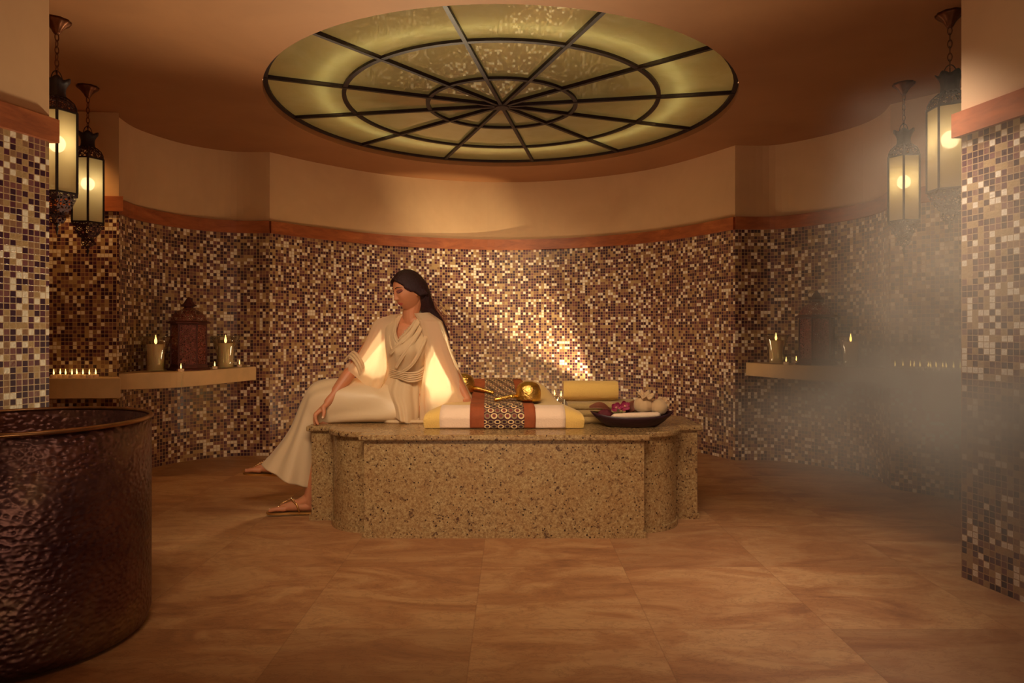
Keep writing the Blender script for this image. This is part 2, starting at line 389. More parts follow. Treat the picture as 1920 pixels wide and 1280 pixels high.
M_['gold'] = simple('gold_leather', lin(200, 150, 84), .3, .85)
M_['gem'] = simple('silver_beads', lin(235, 205, 160), .15, .9)
M_['nail'] = simple('pale_nail', lin(232, 196, 164), .3)

# ------------------------------------------------------------------ the room
CZ = 2.45; TZ0 = 1.795; TZ1 = 1.893; TILE = 0.0253
def spline(pts, k=8):
    out = []; n = len(pts)
    for i in range(n - 1):
        p0 = Vector(pts[max(i - 1, 0)]); p1 = Vector(pts[i]); p2 = Vector(pts[i + 1]); p3 = Vector(pts[min(i + 2, n - 1)])
        for j in range(k):
            t = j / k
            out.append(.5 * ((2 * p1) + (-p0 + p2) * t + (2 * p0 - 5 * p1 + 4 * p2 - p3) * t * t + (-p0 + 3 * p1 - 3 * p2 + p3) * t ** 3))
    out.append(Vector(pts[-1])); return out
def normals(pts):
    ns = []
    for i in range(len(pts)):
        t = (pts[min(i + 1, len(pts) - 1)] - pts[max(i - 1, 0)])
        ns.append(Vector((t.y, -t.x)).normalized())          # to the right of travel = into the room
    return ns
def offset(pts, d):
    out = []
    for i, p in enumerate(pts):
        a = (pts[i] - pts[i - 1]) if i > 0 else (pts[1] - pts[0]); b = (pts[i + 1] - pts[i]) if i < len(pts) - 1 else a
        na = Vector((a.y, -a.x)).normalized(); nb = Vector((b.y, -b.x)).normalized(); m = (na + nb)
        m = m.normalized() if m.length > .01 else na; c = max(m.dot(na), .35)
        out.append(p + m * d / c)
    return out
def wall(name, pts, u0=0, th=.07):
    pts = [Vector(p) for p in pts]; out = offset(pts, -th); mb = MB(); u = u0
    zs = [0, TZ0, CZ]; n = len(pts)
    for i in range(n - 1):
        L = (pts[i + 1] - pts[i]).length / TILE
        for z0, z1, mi in ((0, TZ0, 0), (TZ0, CZ, 1)):
            a, b = pts[i], pts[i + 1]
            mb.add([(a.x, a.y, z0), (b.x, b.y, z0), (b.x, b.y, z1), (a.x, a.y, z1)], [(0, 1, 2, 3)], mi,
                   [[(u, z0 / TILE), (u + L, z0 / TILE), (u + L, z1 / TILE), (u, z1 / TILE)]])
        a, b = out[i], out[i + 1]
        mb.add([(a.x, a.y, 0), (b.x, b.y, 0), (b.x, b.y, CZ), (a.x, a.y, CZ)], [(3, 2, 1, 0)], 1)
        u += L
    for i in (0, n - 1):
        a, b = pts[i], out[i]; mb.add([(a.x, a.y, 0), (b.x, b.y, 0), (b.x, b.y, CZ), (a.x, a.y, CZ)], [(0, 1, 2, 3)], 1)
    me_o = mb.build(name, [M_['mosaic'], M_['plaster']]); tag(me_o, kind='structure')
    # smooth shading with flat look is unneeded: faces are small
    return me_o
def strip(name, pts, z0, z1, out_d, mat, in_d=0.0, kind='structure', u0=0):
    pts = [Vector(p) for p in pts]; f = offset(pts, out_d); b = offset(pts, in_d); mb = MB(); u = u0
    n = len(pts)
    rings = []
    for i in range(n): rings.append([(f[i].x, f[i].y, z0), (f[i].x, f[i].y, z1), (b[i].x, b[i].y, z1), (b[i].x, b[i].y, z0)])
    for i in range(n - 1):
        L = (pts[i + 1] - pts[i]).length / TILE
        for k in range(4):
            k2 = (k + 1) % 4
            mb.add([rings[i][k], rings[i + 1][k], rings[i + 1][k2], rings[i][k2]], [(0, 1, 2, 3)], 0, [[(u, k), (u + L, k), (u + L, k + 1), (u, k + 1)]])
        u += L
    mb.add(rings[0], [(0, 1, 2, 3)]); mb.add(rings[-1], [(3, 2, 1, 0)])
    o = mb.build(name, mat)
    if kind: tag(o, kind=kind)
    return o
Lpier = [(-2.50, .87), (-1.937, 2.857), (-3.12, 2.862)]
Lalc = [(-3.12, 2.862), (-3.12, 4.48), (-2.60, 4.515)]
Llobe = [(-2.60, 4.515)] + [tuple(p) for p in spline([(-2.655, 4.60), (-2.675, 4.90), (-2.53, 5.27), (-2.26, 5.485), (-1.955, 5.51)], 7)]
Cback = [tuple(p) for p in spline([(-1.955, 5.51), (-1.65, 5.88), (-1.18, 6.29), (-.6, 6.54), (-.02, 6.62), (.58, 6.50), (1.152, 6.17), (1.48, 5.78), (1.735, 5.31)], 8)]
Rlobe = [tuple(p) for p in spline([(1.735, 5.31), (2.045, 5.30), (2.30, 5.06), (2.44, 4.80), (2.465, 4.571), (2.415, 4.357)], 7)]
Ralc = [(2.415, 4.357), (2.67, 4.05), (3.02, 3.63), (3.02, 2.79)]
Rpier = [(3.02, 2.79), (1.833, 2.785), (2.235, .87)]
wall('wall_left_pier', Lpier); wall('wall_left', Lalc + Llobe[1:], 100, .012)
wall('wall_back', Cback, 700); wall('wall_right', Rlobe + Ralc[1:], 1100, .012); wall('wall_right_pier', Rpier, 1600)
for i, pl in enumerate((Lpier, Lalc + Llobe[1:], Cback, Rlobe + Ralc[1:], Rpier)):
    strip('trim_%d' % (i + 1), pl, TZ0, TZ1, .022, M_['trim'], -.01, u0=i * 5)
# floor
mb = MB(); mb.box(-3.4, 3.4, -.6, 7.0, -.06, 0); tag(mb.build('floor', M_['floor']), kind='structure')
# ceiling with the round opening and its lip
OC = Vector((-.067, 4.505)); OR = 1.485; NH = 96
def rect_hit(a, x0=-3.4, x1=3.4, y0=-.6, y1=7.0):
    c, s = math.cos(a), math.sin(a); t = 1e9
    if c > 1e-9: t = min(t, (x1 - OC.x) / c)
    if c < -1e-9: t = min(t, (x0 - OC.x) / c)
    if s > 1e-9: t = min(t, (y1 - OC.y) / s)
    if s < -1e-9: t = min(t, (y0 - OC.y) / s)
    return (OC.x + c * t, OC.y + s * t)
angs = sorted([2 * PI * k / NH for k in range(NH)] + [math.atan2(y - OC.y, x - OC.x) % (2 * PI) for x in (-3.4, 3.4) for y in (-.6, 7.0)])
mb = MB(); n = len(angs)
vs = []
for a in angs:
    c, s = math.cos(a), math.sin(a); ox, oy = rect_hit(a)
    vs += [(ox, oy, CZ), (OC.x + OR * c, OC.y + OR * s, CZ), (OC.x + OR * c, OC.y + OR * s, CZ + .30), (ox, oy, CZ + .30)]
fs = []
for i in range(n):
    j = (i + 1) % n
    for k in range(4): fs.append((i * 4 + k, j * 4 + k, j * 4 + (k + 1) % 4, i * 4 + (k + 1) % 4))
mb.add(vs, fs); tag(mb.build('ceiling', M_['ceil']), kind='structure')
# round ceiling light
GZ = CZ + .052
ol = empty('round_ceiling_light', (OC.x, OC.y, CZ), 'huge round glowing ceiling light with black spoked iron grille over the slab', 'ceiling light')
mb = MB(); mb.lathe([(OR - .002, .052), (OR - .002, .058)], n=96); d_ = mb.build('diffuser_panel', M_['diffuser'], ol); 
mb = MB(); mb.lathe([(OR - .003, .062), (OR - .003, .22), (OR * .7, .28), (.001, .29)], n=64)
cv = mb.build('reflector', M_['cavity'], ol); cv.data.polygons.foreach_set('use_smooth', [True] * len(cv.data.polygons))
# the open bottom of the reflector must let light through
bm = bmesh.new(); bm.from_mesh(cv.data); bmesh.ops.delete(bm, geom=[f for f in bm.faces if len(f.verts) > 10 and f.calc_center_median().z < .1], context='FACES'); bm.to_mesh(cv.data); bm.free()
mb = MB(); mb.tube([(1.15 * math.cos(2 * PI * k / 72), 1.15 * math.sin(2 * PI * k / 72), .118) for k in range(72)], .030, 10, closed=True)
mb.build('lamp_ring', M_['ringlamp'], ol, smooth=True)
for r in (.485, 1.012, 1.468):
    mb = MB(); pr = [(r + dx, .034 + dz) for dx, dz in ((-.013, 0), (.013, 0), (.013, .016), (-.013, .016))]
    ring = []
    for k in range(96):
        a = 2 * PI * k / 96; ring.append([(q * math.cos(a), q * math.sin(a), z) for q, z in pr])
    ring.append(ring[0]); mb.loft(ring, cap0=False, cap1=False); mb.build('grille_ring', M_['iron'], ol)
for k in range(12):
    a = R(-90 + 20.3 + 30 * k); mb = MB(); mb.bar((.03 * math.cos(a), .03 * math.sin(a), .042), (1.475 * math.cos(a), 1.475 * math.sin(a), .042), .022, .022)
    mb.build('spoke', M_['iron'], ol)
mb = MB(); mb.lathe([(.045, .024), (.055, .034), (.055, .05)], n=20); mb.build('hub', M_['iron'], ol)

# ------------------------------------------------------------------ shelves and ledges
def shelf_thing(name, label, cat, front, back, z0, z1, extra=None):
    """front and back: plan lists running left to right"""
    poly = [tuple(p) for p in front] + [tuple(p) for p in back][::-1]
    cx = sum(p[0] for p in poly) / len(poly); cy = sum(p[1] for p in poly) / len(poly)
    mb = MB(); mb.prism([(x, y) for x, y in poly], z0, z1)
    if extra: extra(mb)
    o = mb.build(name, M_['ledge'], loc=(cx, cy, z0), bevel=.004); tag(o, label, cat); return o
SL = .722; SR = .764
inL = [p for p in offset([Vector(q) for q in Llobe[1:]], .001)]
fl = spline([(-2.63, 4.55), (-2.50, 4.60), (-2.315, 4.72), (-2.18, 5.05), (-2.09, 5.40), (-2.06, 5.495)], 6)
shelf_thing('stone_shelf', 'curved pale stone shelf on the left mosaic wall carrying candles and a lantern', 'shelf', fl, [q for q in inL if q.x < -2.07], SL - .108, SL)
inR = [p for p in offset([Vector(q) for q in Rlobe[1:]], .001)]
fr_ = spline([(1.815, 5.30), (1.84, 5.19), (1.93, 4.96), (2.085, 4.72), (2.30, 4.56), (2.43, 4.46)], 6)
shelf_thing('stone_shelf', 'curved stone shelf on the right wall, veiled in steam', 'shelf', fr_, [q for q in inR if q.x > 1.83 and q.y > 4.47], SR - .10, SR)
ZL = .705; ZR = .765
shelf_thing('stone_ledge', 'straight stone ledge in the left alcove behind the copper tub', 'ledge', [(-3.10, 4.33), (-2.505, 4.37)], [(-3.10, 4.475), (-2.602, 4.509)], ZL - .13, ZL)
def ap(mb): mb.prism([(2.49, 4.145), (2.85, 3.71), (2.93, 3.74), (2.565, 4.17)], ZR - .245, ZR - .115)
shelf_thing('stone_ledge', 'stone ledge with a row of tea lights in the steamy right alcove', 'ledge', [(2.355, 4.330), (2.90, 3.62)], [(2.412, 4.350), (2.665, 4.04), (2.985, 3.65)], ZR - .115, ZR, ap)

# ------------------------------------------------------------------ granite slab
def quarter(cx, cy, r, a0, a1, k=12): return [(cx + r * math.cos(R(a0 + (a1 - a0) * i / k)), cy + r * math.sin(R(a0 + (a1 - a0) * i / k))) for i in range(k + 1)]
def plan(g):
    """outline of the slab, grown outwards by g"""
    xl, xr, yf = -.72 - g, .6425 + g, 3.318 - g
    pts = [(xl, yf), (xr, yf), (xr, 3.400 - g)]
    pts += quarter(.6425, 3.622, .222 + g, -88, -2)[1:]
    pts += [(.8645 + g, 3.655 - g), (.992 + g, 3.655 - g), (.992 + g, 4.03 + g), (.8645 + g, 4.03 + g)]
    pts += quarter(.6425, 4.08, .222 + g, 2, 88)
    pts += [(xr, 4.36 + g), (xl, 4.36 + g)]
    pts += quarter(-.72, 4.08, .222 + g, 92, 178)
    pts += [(-.942 - g, 4.03 + g), (-1.066 - g, 4.03 + g), (-1.066 - g, 3.63 - g), (-.942 - g, 3.63 - g)]
    pts += quarter(-.72, 3.622, .222 + g, 182, 268)
    pts += [(xl, 3.400 - g)]
    return pts
SZ = .502
sb = empty('granite_slab', (-.037, 3.84, 0), 'large speckled granite massage slab with curved corners in the middle of the room', 'massage slab')
mb = MB(); mb.prism(plan(0), .028, .478); mb.build('base', M_['granite'], sb, loc='world')
mb = MB(); mb.prism(plan(.009), 0, .03); mb.build('plinth', M_['granite'], sb, loc='world')
mb = MB(); mb.prism(plan(-.004), .457, .482); mb.prism(plan(.024), .474, SZ); mb.build('slab_top', M_['granite'], sb, loc='world', bevel=.008, bseg=3)

# ------------------------------------------------------------------ copper tub
tc = (-1.605, 2.245); TR = .372; TH = .712
tub = empty('copper_tub', (tc[0], tc[1], 0), 'big round hammered copper tub standing on the floor at the left', 'tub')
mb = MB(); prof = [(TR - .05, 0), (TR - .012, .012), (TR, .05), (TR, .2), (TR, .45), (TR, TH - .01)]
mb.lathe([(.0005, 0)] + prof + [(TR - .008, TH - .01), (TR - .008, .08), (.0005, .06)], n=96)
mb.build('tub_body', M_['copper'], tub, smooth=True)
mb = MB(); mb.tube([((TR - .001) * math.cos(2 * PI * k / 96), (TR - .001) * math.sin(2 * PI * k / 96), TH - .004) for k in range(96)], .0075, 10, closed=True)
mb.build('rolled_rim', M_['copper_rim'], tub, smooth=True)

# ------------------------------------------------------------------ pendant lanterns
def pendant():
    """origin at the ceiling"""
    r = empty('pendant_lantern', (0, 0, 0)); HR = .0905
    z = lambda py: (163 - py) / 316.8          # heights measured on the lantern in front of the left alcove
    H = dict(n=6, rot=0)
    mb = MB(); mb.lathe([(.010, z(184)), (.016, z(181)), (.022, z(177)), (.038, z(171)), (.055, z(167)), (.058, 0)], n=40, flute=(.04, 10)); mb.build('canopy', M_['bronze'], r, smooth=True)
    mb = MB(); zz = z(184); k = 0
    while zz > z(236):
        a = PI / 2 * (k % 2) ; pts = []
        for j in range(14):
            t = 2 * PI * j / 14; x = .0085 * math.cos(t); q = .019 * math.sin(t)
            pts.append((x * math.cos(a), x * math.sin(a), zz - .013 + q))
        mb.tube(pts, .0022, 6, closed=True); zz -= .030; k += 1
    mb.build('chain', M_['bronze'], r, smooth=True)
    mb = MB(); mb.tube([(.026 * math.cos(t), 0, z(253) + .050 * math.sin(t)) for t in [PI * j / 14 for j in range(15)]], .0022, 6); mb.bar((0, 0, z(236)), (0, 0, z(262)), .004)
    mb.build('bail', M_['iron'], r, smooth=True)
    # crown: flared collar with a wavy rim
    mb = MB(); prof = [(.040, z(277)), (.036, z(270)), (.037, z(263)), (.044, z(257)), (.056, z(251))]
    rings = []
    for i, (q, zh) in enumerate(prof + [(a - .002, b) for a, b in prof[::-1]]):
        ii = i if i < len(prof) else 2 * len(prof) - 1 - i; wv = ii / (len(prof) - 1)
        rings.append([((q + .004 * wv * math.cos(6 * t)) * math.cos(t), (q + .004 * wv * math.cos(6 * t)) * math.sin(t), zh + .007 * wv * math.cos(6 * t)) for t in [2 * PI * j / 48 for j in range(48)]])
    mb.loft(rings, cap0=False, cap1=False); mb.build('crown', M_['iron'], r, smooth=True)
    mb = MB(); mb.lathe([(HR * 1.0, z(300)), (HR * .97, z(293)), (HR * .85, z(286)), (HR * .62, z(280)), (.040, z(276.5))], **H); mb.build('dome', M_['pierced'], r)
    mb = MB()
    for a in range(6):
        t = PI / 3 * a; c, s = math.cos(t), math.sin(t)
        pf = [(HR * 1.0, z(300)), (HR * .97, z(293)), (HR * .85, z(286)), (HR * .62, z(280)), (.040, z(276.5))]
        mb.tube([(q * c, q * s, h) for q, h in pf], .003, 6)
        mb.bar((HR * c, HR * s, z(300)), (HR * c, HR * s, z(419)), .009, .009)
        t2 = PI / 3 * (a + 1)
        for h in (z(300), z(419)): mb.bar((HR * c, HR * s, h), (HR * math.cos(t2), HR * math.sin(t2), h), .010, .008)
    mb.build('frame', M_['iron'], r)
    for a in range(6):
        t, t2 = PI / 3 * a, PI / 3 * (a + 1); q = HR * .985
        mb = MB(); mb.bar(((q * math.cos(t) + q * math.cos(t2)) / 2, (q * math.sin(t) + q * math.sin(t2)) / 2, z(417.5)),
                          ((q * math.cos(t) + q * math.cos(t2)) / 2, (q * math.sin(t) + q * math.sin(t2)) / 2, z(301.5)), q - .006, .0015, up=(math.cos((t + t2) / 2), math.sin((t + t2) / 2), 0))
        mb.build('glass_panel', M_['frost'], r)
    mb = MB(); mb.ball((0, 0, z(345)), .036, 10, sc=(1, 1, 1.1)); mb.build('bulb', M_['bulb'], r, smooth=True)
    mb = MB(); mb.lathe([(.012, z(340)), (.012, z(300))], n=12); mb.build('socket', M_['iron'], r)
    mb = MB(); mb.lathe([(.020, z(450)), (.045, z(447)), (HR * .78, z(436)), (HR * .98, z(424)), (HR, z(419.5))], **H); mb.build('lower_bowl', M_['pierced'], r)
    mb = MB(); mb.lathe([(.010, z(464)), (.030, z(461)), (.042, z(455)), (.038, z(450)), (.022, z(448))], **H); mb.build('lower_cup', M_['pierced'], r)
    mb = MB(); mb.lathe([(.0008, z(480)), (.004, z(475)), (.008, z(470)), (.004, z(467)), (.010, z(464)), (.012, z(462))], n=12); mb.build('finial', M_['iron'], r, smooth=True)
    return r
pl = pendant()
LANT = [((-2.12, 3.18, CZ), 30, 'nearer of the two pendant lanterns at left, half behind the mosaic pier'),
        ((-2.51, 4.04, CZ), 30, 'farther, lower-looking pendant lantern at left, hanging over the alcove tea lights'),
        ((1.995, 3.11, CZ), 2, 'nearer pendant lantern at right, cut by the edge of the right pier'),
        ((2.29, 3.99, CZ), 30, 'farther pendant lantern at right, its bottom lost in steam')]
for i, (loc, rz, lab) in enumerate(LANT):
    o = pl if i == 0 else copy_tree(pl)
    o.location = loc; o.rotation_euler = (0, 0, R(rz) + math.atan2(-loc[0], loc[1])); tag(o, lab, 'pendant lantern', 'hexagonal pendant lanterns')

# ------------------------------------------------------------------ candles
def tealight():
    r = empty('tea_light', (0, 0, 0))
    mb = MB(); mb.lathe([(.0192, 0), (.0198, .004), (.0198, .018), (.0185, .0195), (.018, .0165), (.0005, .0165)], n=20); mb.build('cup', M_['twax'], r, auto=40)
    mb = MB(); mb.lathe([(.0009, .016), (.0008, .024)], n=6); mb.build('wick', M_['wick'], r)
    mb = MB(); mb.lathe([(.0004, .021), (.0035, .026), (.0044, .031), (.0032, .040), (.0015, .050), (.0003, .058)], n=10); mb.build('flame', M_['flame'], r, smooth=True)
    return r
tl0 = tealight(); first = [True]
def put_tl(x, y, z, label, group, rz=0, s=1):
    o = tl0 if first[0] else copy_tree(tl0); first[0] = False
    o.location = (x, y, z); o.rotation_euler = (0, 0, rz); o.scale = (s, s, s); tag(o, label, 'tea light', group); return o
ordn = ['first', 'second', 'third', 'fourth', 'fifth', 'sixth', 'seventh', 'eighth', 'ninth', 'tenth', 'eleventh', 'twelfth']
for i, px in enumerate((100.8, 113, 123, 135, 144, 155.5, 167.5, 179.5)):
    d = 4.395 + .018 * ((i * 5) % 3 - 1); put_tl((px - 960) / F * d, d, ZL, '%s burning tea light from the left on the left alcove ledge' % ordn[i], 'tea lights on the left ledge')
for i, px in enumerate((1681, 1693, 1704.6, 1716.6, 1725, 1738, 1747.5, 1755, 1765, 1776.7, 1788, 1798)):
    rr = (px - 960) / F; # ray meets the ledge centre line
    # line through (2.35,4.352)-(2.94,3.635)
    ax, ay, bx, by = 2.352, 4.352, 2.944, 3.635; u = (rr * ay - ax) / ((bx - ax) - rr * (by - ay)); off = .02 * ((i * 7) % 3 - 1)
    x = ax + u * (bx - ax) + off * .8; y = ay + u * (by - ay) + off * .6
    put_tl(x, y, ZR, '%s burning tea light from the left on the steamy right ledge' % ordn[i], 'tea lights on the right ledge')
put_tl(*P(339.4, 0, 4.775)[:2], SL, 'tea light at the front edge of the left shelf before the lantern', 'tea lights on the left shelf')
put_tl(*P(402.7, 0, 5.10)[:2], SL, 'tea light between the lantern and the right hurricane candle on the left shelf', 'tea lights on the left shelf')
put_tl(*P(449, 0, 5.40)[:2], SL, 'tea light at the far right end of the left shelf', 'tea lights on the left shelf')
put_tl(*P(1474, 0, 4.93)[:2], SR, 'tea light between hurricane candle and lantern on the right shelf', 'tea lights on the right shelf')
put_tl(*P(1493, 0, 5.08)[:2], SR, 'tea light close against the base of the lantern on the right shelf', 'tea lights on the right shelf')
# wax run down the shelf front
mb = MB(); p = P(340.5, 0, 4.70); mb.tube([(p.x, p.y + .045, SL + .001), (p.x, p.y + .008, SL + .0015), (p.x, p.y + .001, SL - .01), (p.x, p.y + .001, SL - .13), (p.x, p.y + .001, SL - .15)], [.002, .002, .002, .0018, .003], 6)
tag(mb.build('wax_drip', M_['wax'], smooth=True, loc=(p.x, p.y, SL)), 'thin string of wax running down the front of the left shelf', 'wax drip')

def pillar(h=.187, rad=.055):
    r = empty('pillar_candle', (0, 0, 0))
    mb = MB(); mb.lathe([(.0005, 0), (rad - .002, 0), (rad, .003), (rad, h - .006), (rad - .003, h), (rad - .008, h - .003), (rad - .02, h - .008), (.0005, h - .010)], n=40); mb.build('wax', M_['wax'], r, smooth=True)
    mb = MB(); mb.tube([(0, 0, h - .012), (.001, 0, h + .004), (.003, 0, h + .010)], .0014, 6); mb.build('wick', M_['wick'], r)
    mb = MB(); mb.lathe([(.0005, h), (.006, h + .006), (.0095, h + .016), (.0085, h + .028), (.005, h + .043), (.002, h + .056), (.0004, h + .066)], n=14); mb.build('flame', M_['flame'], r, smooth=True)
    return r
def hurricane():
    mb = MB()
    out = [(.050, .004), (.060, .012), (.062, .05), (.066, .10), (.076, .155), (.092, .205), (.108, .245)]
    mb.shell([(.048, 0.0)] + out, .0028, n=48)
    mb.tube([(.1068 * math.cos(2 * PI * k / 48), .1068 * math.sin(2 * PI * k / 48), .245) for k in range(48)], .0042, 8, closed=True)
    return mb.build('hurricane_glass', M_['glass'], smooth=True)
pc0 = pillar(); hg0 = hurricane()
PC = [((292, 4.85), SL, 'left of the two lit pillar candles on the left shelf', 'flared clear hurricane glass around the left candle of the left shelf', 1),
      ((423, 5.28), SL, 'right of the two lit pillar candles on the left shelf', 'flared clear hurricane glass around the right candle of the left shelf', 1),
      ((1455, 5.09), SR, 'left of the two lit pillar candles on the right shelf', 'clear hurricane glass around the left candle of the right shelf', .86),
      ((1595, 4.635), SR, 'lit pillar candle in the steam, right of the lantern on the right shelf', 'hurricane glass lost in steam around the right candle of the right shelf', .84)]
for i, ((px, d), z, lab, lab2, s) in enumerate(PC):
    c = pc0 if i == 0 else copy_tree(pc0); g = hg0 if i == 0 else copy_tree(hg0)
    q = P(px, 0, d); c.location = (q.x, q.y, z + .004 * s); g.location = (q.x, q.y, z); c.scale = (s, s, s * (1 if i < 2 else 1.05)); g.scale = (s, s, s)
    c.rotation_euler.z = i; tag(c, lab, 'candle', 'ivory pillar candles'); tag(g, lab2, 'hurricane glass', 'hurricane glasses')

# ------------------------------------------------------------------ standing filigree lanterns
def stand_lantern(rz, filig, dark):
    r = empty('moroccan_lantern', (0, 0, 0), rz=0)
    n = dict(n=6, rot=0)
    mb = MB(); mb.lathe([(.0005, 0), (.146, 0), (.146, .010), (.128, .020), (.122, .035)], **n); mb.build('base', dark, r)
    mb = MB()
    B = .118
    for a in range(6):
        t = PI / 3 * a; t2 = t + PI / 3
        mb.bar((B * math.cos(t), B * math.sin(t), .035), (B * math.cos(t), B * math.sin(t), .338), .010)
        for h in (.040, .334): mb.bar((B * math.cos(t), B * math.sin(t), h), (B * math.cos(t2), B * math.sin(t2), h), .009)
    mb.build('frame', dark, r)
    for a in range(6):
        t = PI / 3 * a; t2 = t + PI / 3; q = B - .003
        m = Vector(((math.cos(t) + math.cos(t2)) / 2 * q, (math.sin(t) + math.sin(t2)) / 2 * q, 0)); u = m.normalized()
        mb = MB(); mb.bar(m + Vector((0, 0, .042)), m + Vector((0, 0, .332)), q - .008, .0015, up=tuple(u)); mb.build('filigree_panel', filig, r)
    mb = MB(); mb.lathe([(.120, .336), (.150, .340), (.148, .347), (.124, .358)], **n); mb.build('eave', dark, r)
    mb = MB(); mb.lathe([(.122, .357), (.117, .378), (.102, .405), (.075, .428), (.042, .444), (.036, .452)], **n); mb.build('dome', filig, r)
    mb = MB(); mb.lathe([(.034, .450), (.030, .458), (.055, .468), (.052, .473), (.036, .484), (.028, .500), (.018, .515), (.010, .522), (.012, .528), (.0006, .534)], **n); mb.build('cap', dark, r)
    mb = MB(); mb.tube([(-.030 + .030 * math.cos(t), .0, .500 + .032 * math.sin(t)) for t in [2 * PI * j / 20 for j in range(20)]], .0025, 6, closed=True); mb.build('ring_handle', dark, r, smooth=True)
    return r
dk = simple('rusted_iron', lin(86, 42, 40), .55, .4, .3, 60, .15)
sl = stand_lantern(0, M_['filigree'], dk); q = P(354, 0, 4.985); sl.location = (q.x, q.y, SL); sl.rotation_euler.z = R(22)
tag(sl, 'rusty red filigree lantern between two candles on the left shelf', 'lantern', 'filigree lanterns on the shelves')
sl2 = copy_tree(sl); q = P(1531, 0, 4.90); sl2.location = (q.x, q.y, SR); sl2.rotation_euler.z = R(-8)
tag(sl2, 'dark filigree lantern half hidden by steam on the right shelf', 'lantern', 'filigree lanterns on the shelves')
# ------------------------------------------------------------------ things lying on the slab
def cushion_z(y):
    pf = [(3.50, .575), (3.53, .600), (3.57, .613), (3.70, .618), (3.80, .622), (3.88, .640), (3.96, .672), (4.04, .700), (4.11, .708), (4.18, .690), (4.215, .63), (4.22, .56)]
    if y <= pf[0][0]: return pf[0][1]
    for (a, b), (c, d) in zip(pf, pf[1:]):
        if y <= c: return b + (d - b) * (y - a) / (c - a)
    return pf[-1][1]
CY = [3.515, 3.505, 3.50, 3.515, 3.53, 3.55, 3.57, 3.62, 3.70, 3.78, 3.84, 3.88, 3.92, 3.96, 4.0, 4.04, 4.08, 4.11, 4.15, 4.18, 4.20, 4.215, 4.22, 4.22]
CZZ = [.504, .535, .562] + [cushion_z(y) for y in CY[3:-2]] + [.58, .504]
def cush_x(y): t = (y - 3.5) / .7; return (-.455 + .17 * t, .372 - .20 * t)
mb = MB(); rings = []
NX = 28
for i in range(NX + 1):
    u = -1 + 2 * i / NX; ring = []
    dr = abs(u) ** 9 * .26
    for y, z in zip(CY, CZZ):
        xl, xr = cush_x(y); x = (xl + xr) / 2 + (xr - xl) / 2 * u
        zz = SZ + .001 + (z - SZ) * (1 - dr)
        ring.append((x, y, max(zz, SZ + .001)))
    rings.append(ring)
mb.loft(rings); o = mb.build('folded_towel', M_['towel'], smooth=False, loc=(-.05, 3.85, SZ), auto=50)
tag(o, 'long butter yellow folded towel cushion lying under the patterned runner on the slab', 'towel')
def drape(name, mat, x0f, x1f, x0b, x1b, lift, ymax, label, cat, sub=None, zfront=.506, wav=.0, parent=None):
    """cloth following the cushion from its foot on the slab over the top to ymax"""
    path = [(CY[0] - .004, zfront)] + [(y, z) for y, z in list(zip(CY, CZZ))[1:] if y < ymax and z > .52]
    # refine
    pts = []
    for (a, b), (c, d) in zip(path, path[1:]):
        for k in range(3): pts.append((a + (c - a) * k / 3, b + (d - b) * k / 3))
    pts.append(path[-1])
    nr = []
    for i, p in enumerate(pts):
        q0 = pts[max(i - 1, 0)]; q1 = pts[min(i + 1, len(pts) - 1)]; t = Vector((q1[0] - q0[0], q1[1] - q0[1])).normalized(); nr.append((-t.y, t.x))
    L = [0]
    for a, b in zip(pts, pts[1:]): L.append(L[-1] + math.hypot(b[0] - a[0], b[1] - a[1]))
    mb = MB(); n = 24; rows = []
    for (y, z), (ny, nz), l in zip(pts, nr, L):
        t = (y - 3.5) / .7; xa = x0f + (x0b - x0f) * t; xb = x1f + (x1b - x1f) * t
        front = []; back = []
        for k in range(n + 1):
            u = k / n; wv = wav * math.sin(17 * u + 9 * l) * .5
            x = xa + (xb - xa) * u
            front.append((x, y + ny * (lift + wv + .003), z + nz * (lift + wv + .003))); back.append((x, y + ny * lift * .5, z + nz * lift * .5))
        rows.append((front, back, l))
    for i in range(len(rows) - 1):
        f0, b0, l0 = rows[i]; f1, b1, l1 = rows[i + 1]
        for k in range(n):
            ww = x1f - x0f
            mb.add([f0[k], f0[k + 1], f1[k + 1], f1[k]], [(0, 1, 2, 3)], 0, [[(k / n * ww, l0), ((k + 1) / n * ww, l0), ((k + 1) / n * ww, l1), (k / n * ww, l1)]])
            mb.add([b0[k], b0[k + 1], b1[k + 1], b1[k]], [(3, 2, 1, 0)])
        mb.add([f0[0], f1[0], b1[0], b0[0]], [(0, 1, 2, 3)]); mb.add([f0[-1], f1[-1], b1[-1], b0[-1]], [(3, 2, 1, 0)])
    for f, b, l in (rows[0], rows[-1]):
        for k in range(n): mb.add([f[k], f[k + 1], b[k + 1], b[k]], [(0, 1, 2, 3)])
    o = mb.build(name, mat, parent, loc=None, smooth=False)
    bm = bmesh.new(); bm.from_mesh(o.data); bmesh.ops.remove_doubles(bm, verts=bm.verts, dist=1e-5); bmesh.ops.recalc_face_normals(bm, faces=bm.faces); bm.to_mesh(o.data); bm.free()
    o.data.polygons.foreach_set('use_smooth', [True] * len(o.data.polygons))
    if label: tag(o, label, cat)
    return o
drape('white_cloth', M_['white'], -.372, .275, -.30, .20, .003, 3.60, 'plain white cloth folded over the front of the yellow towel cushion', 'cloth')
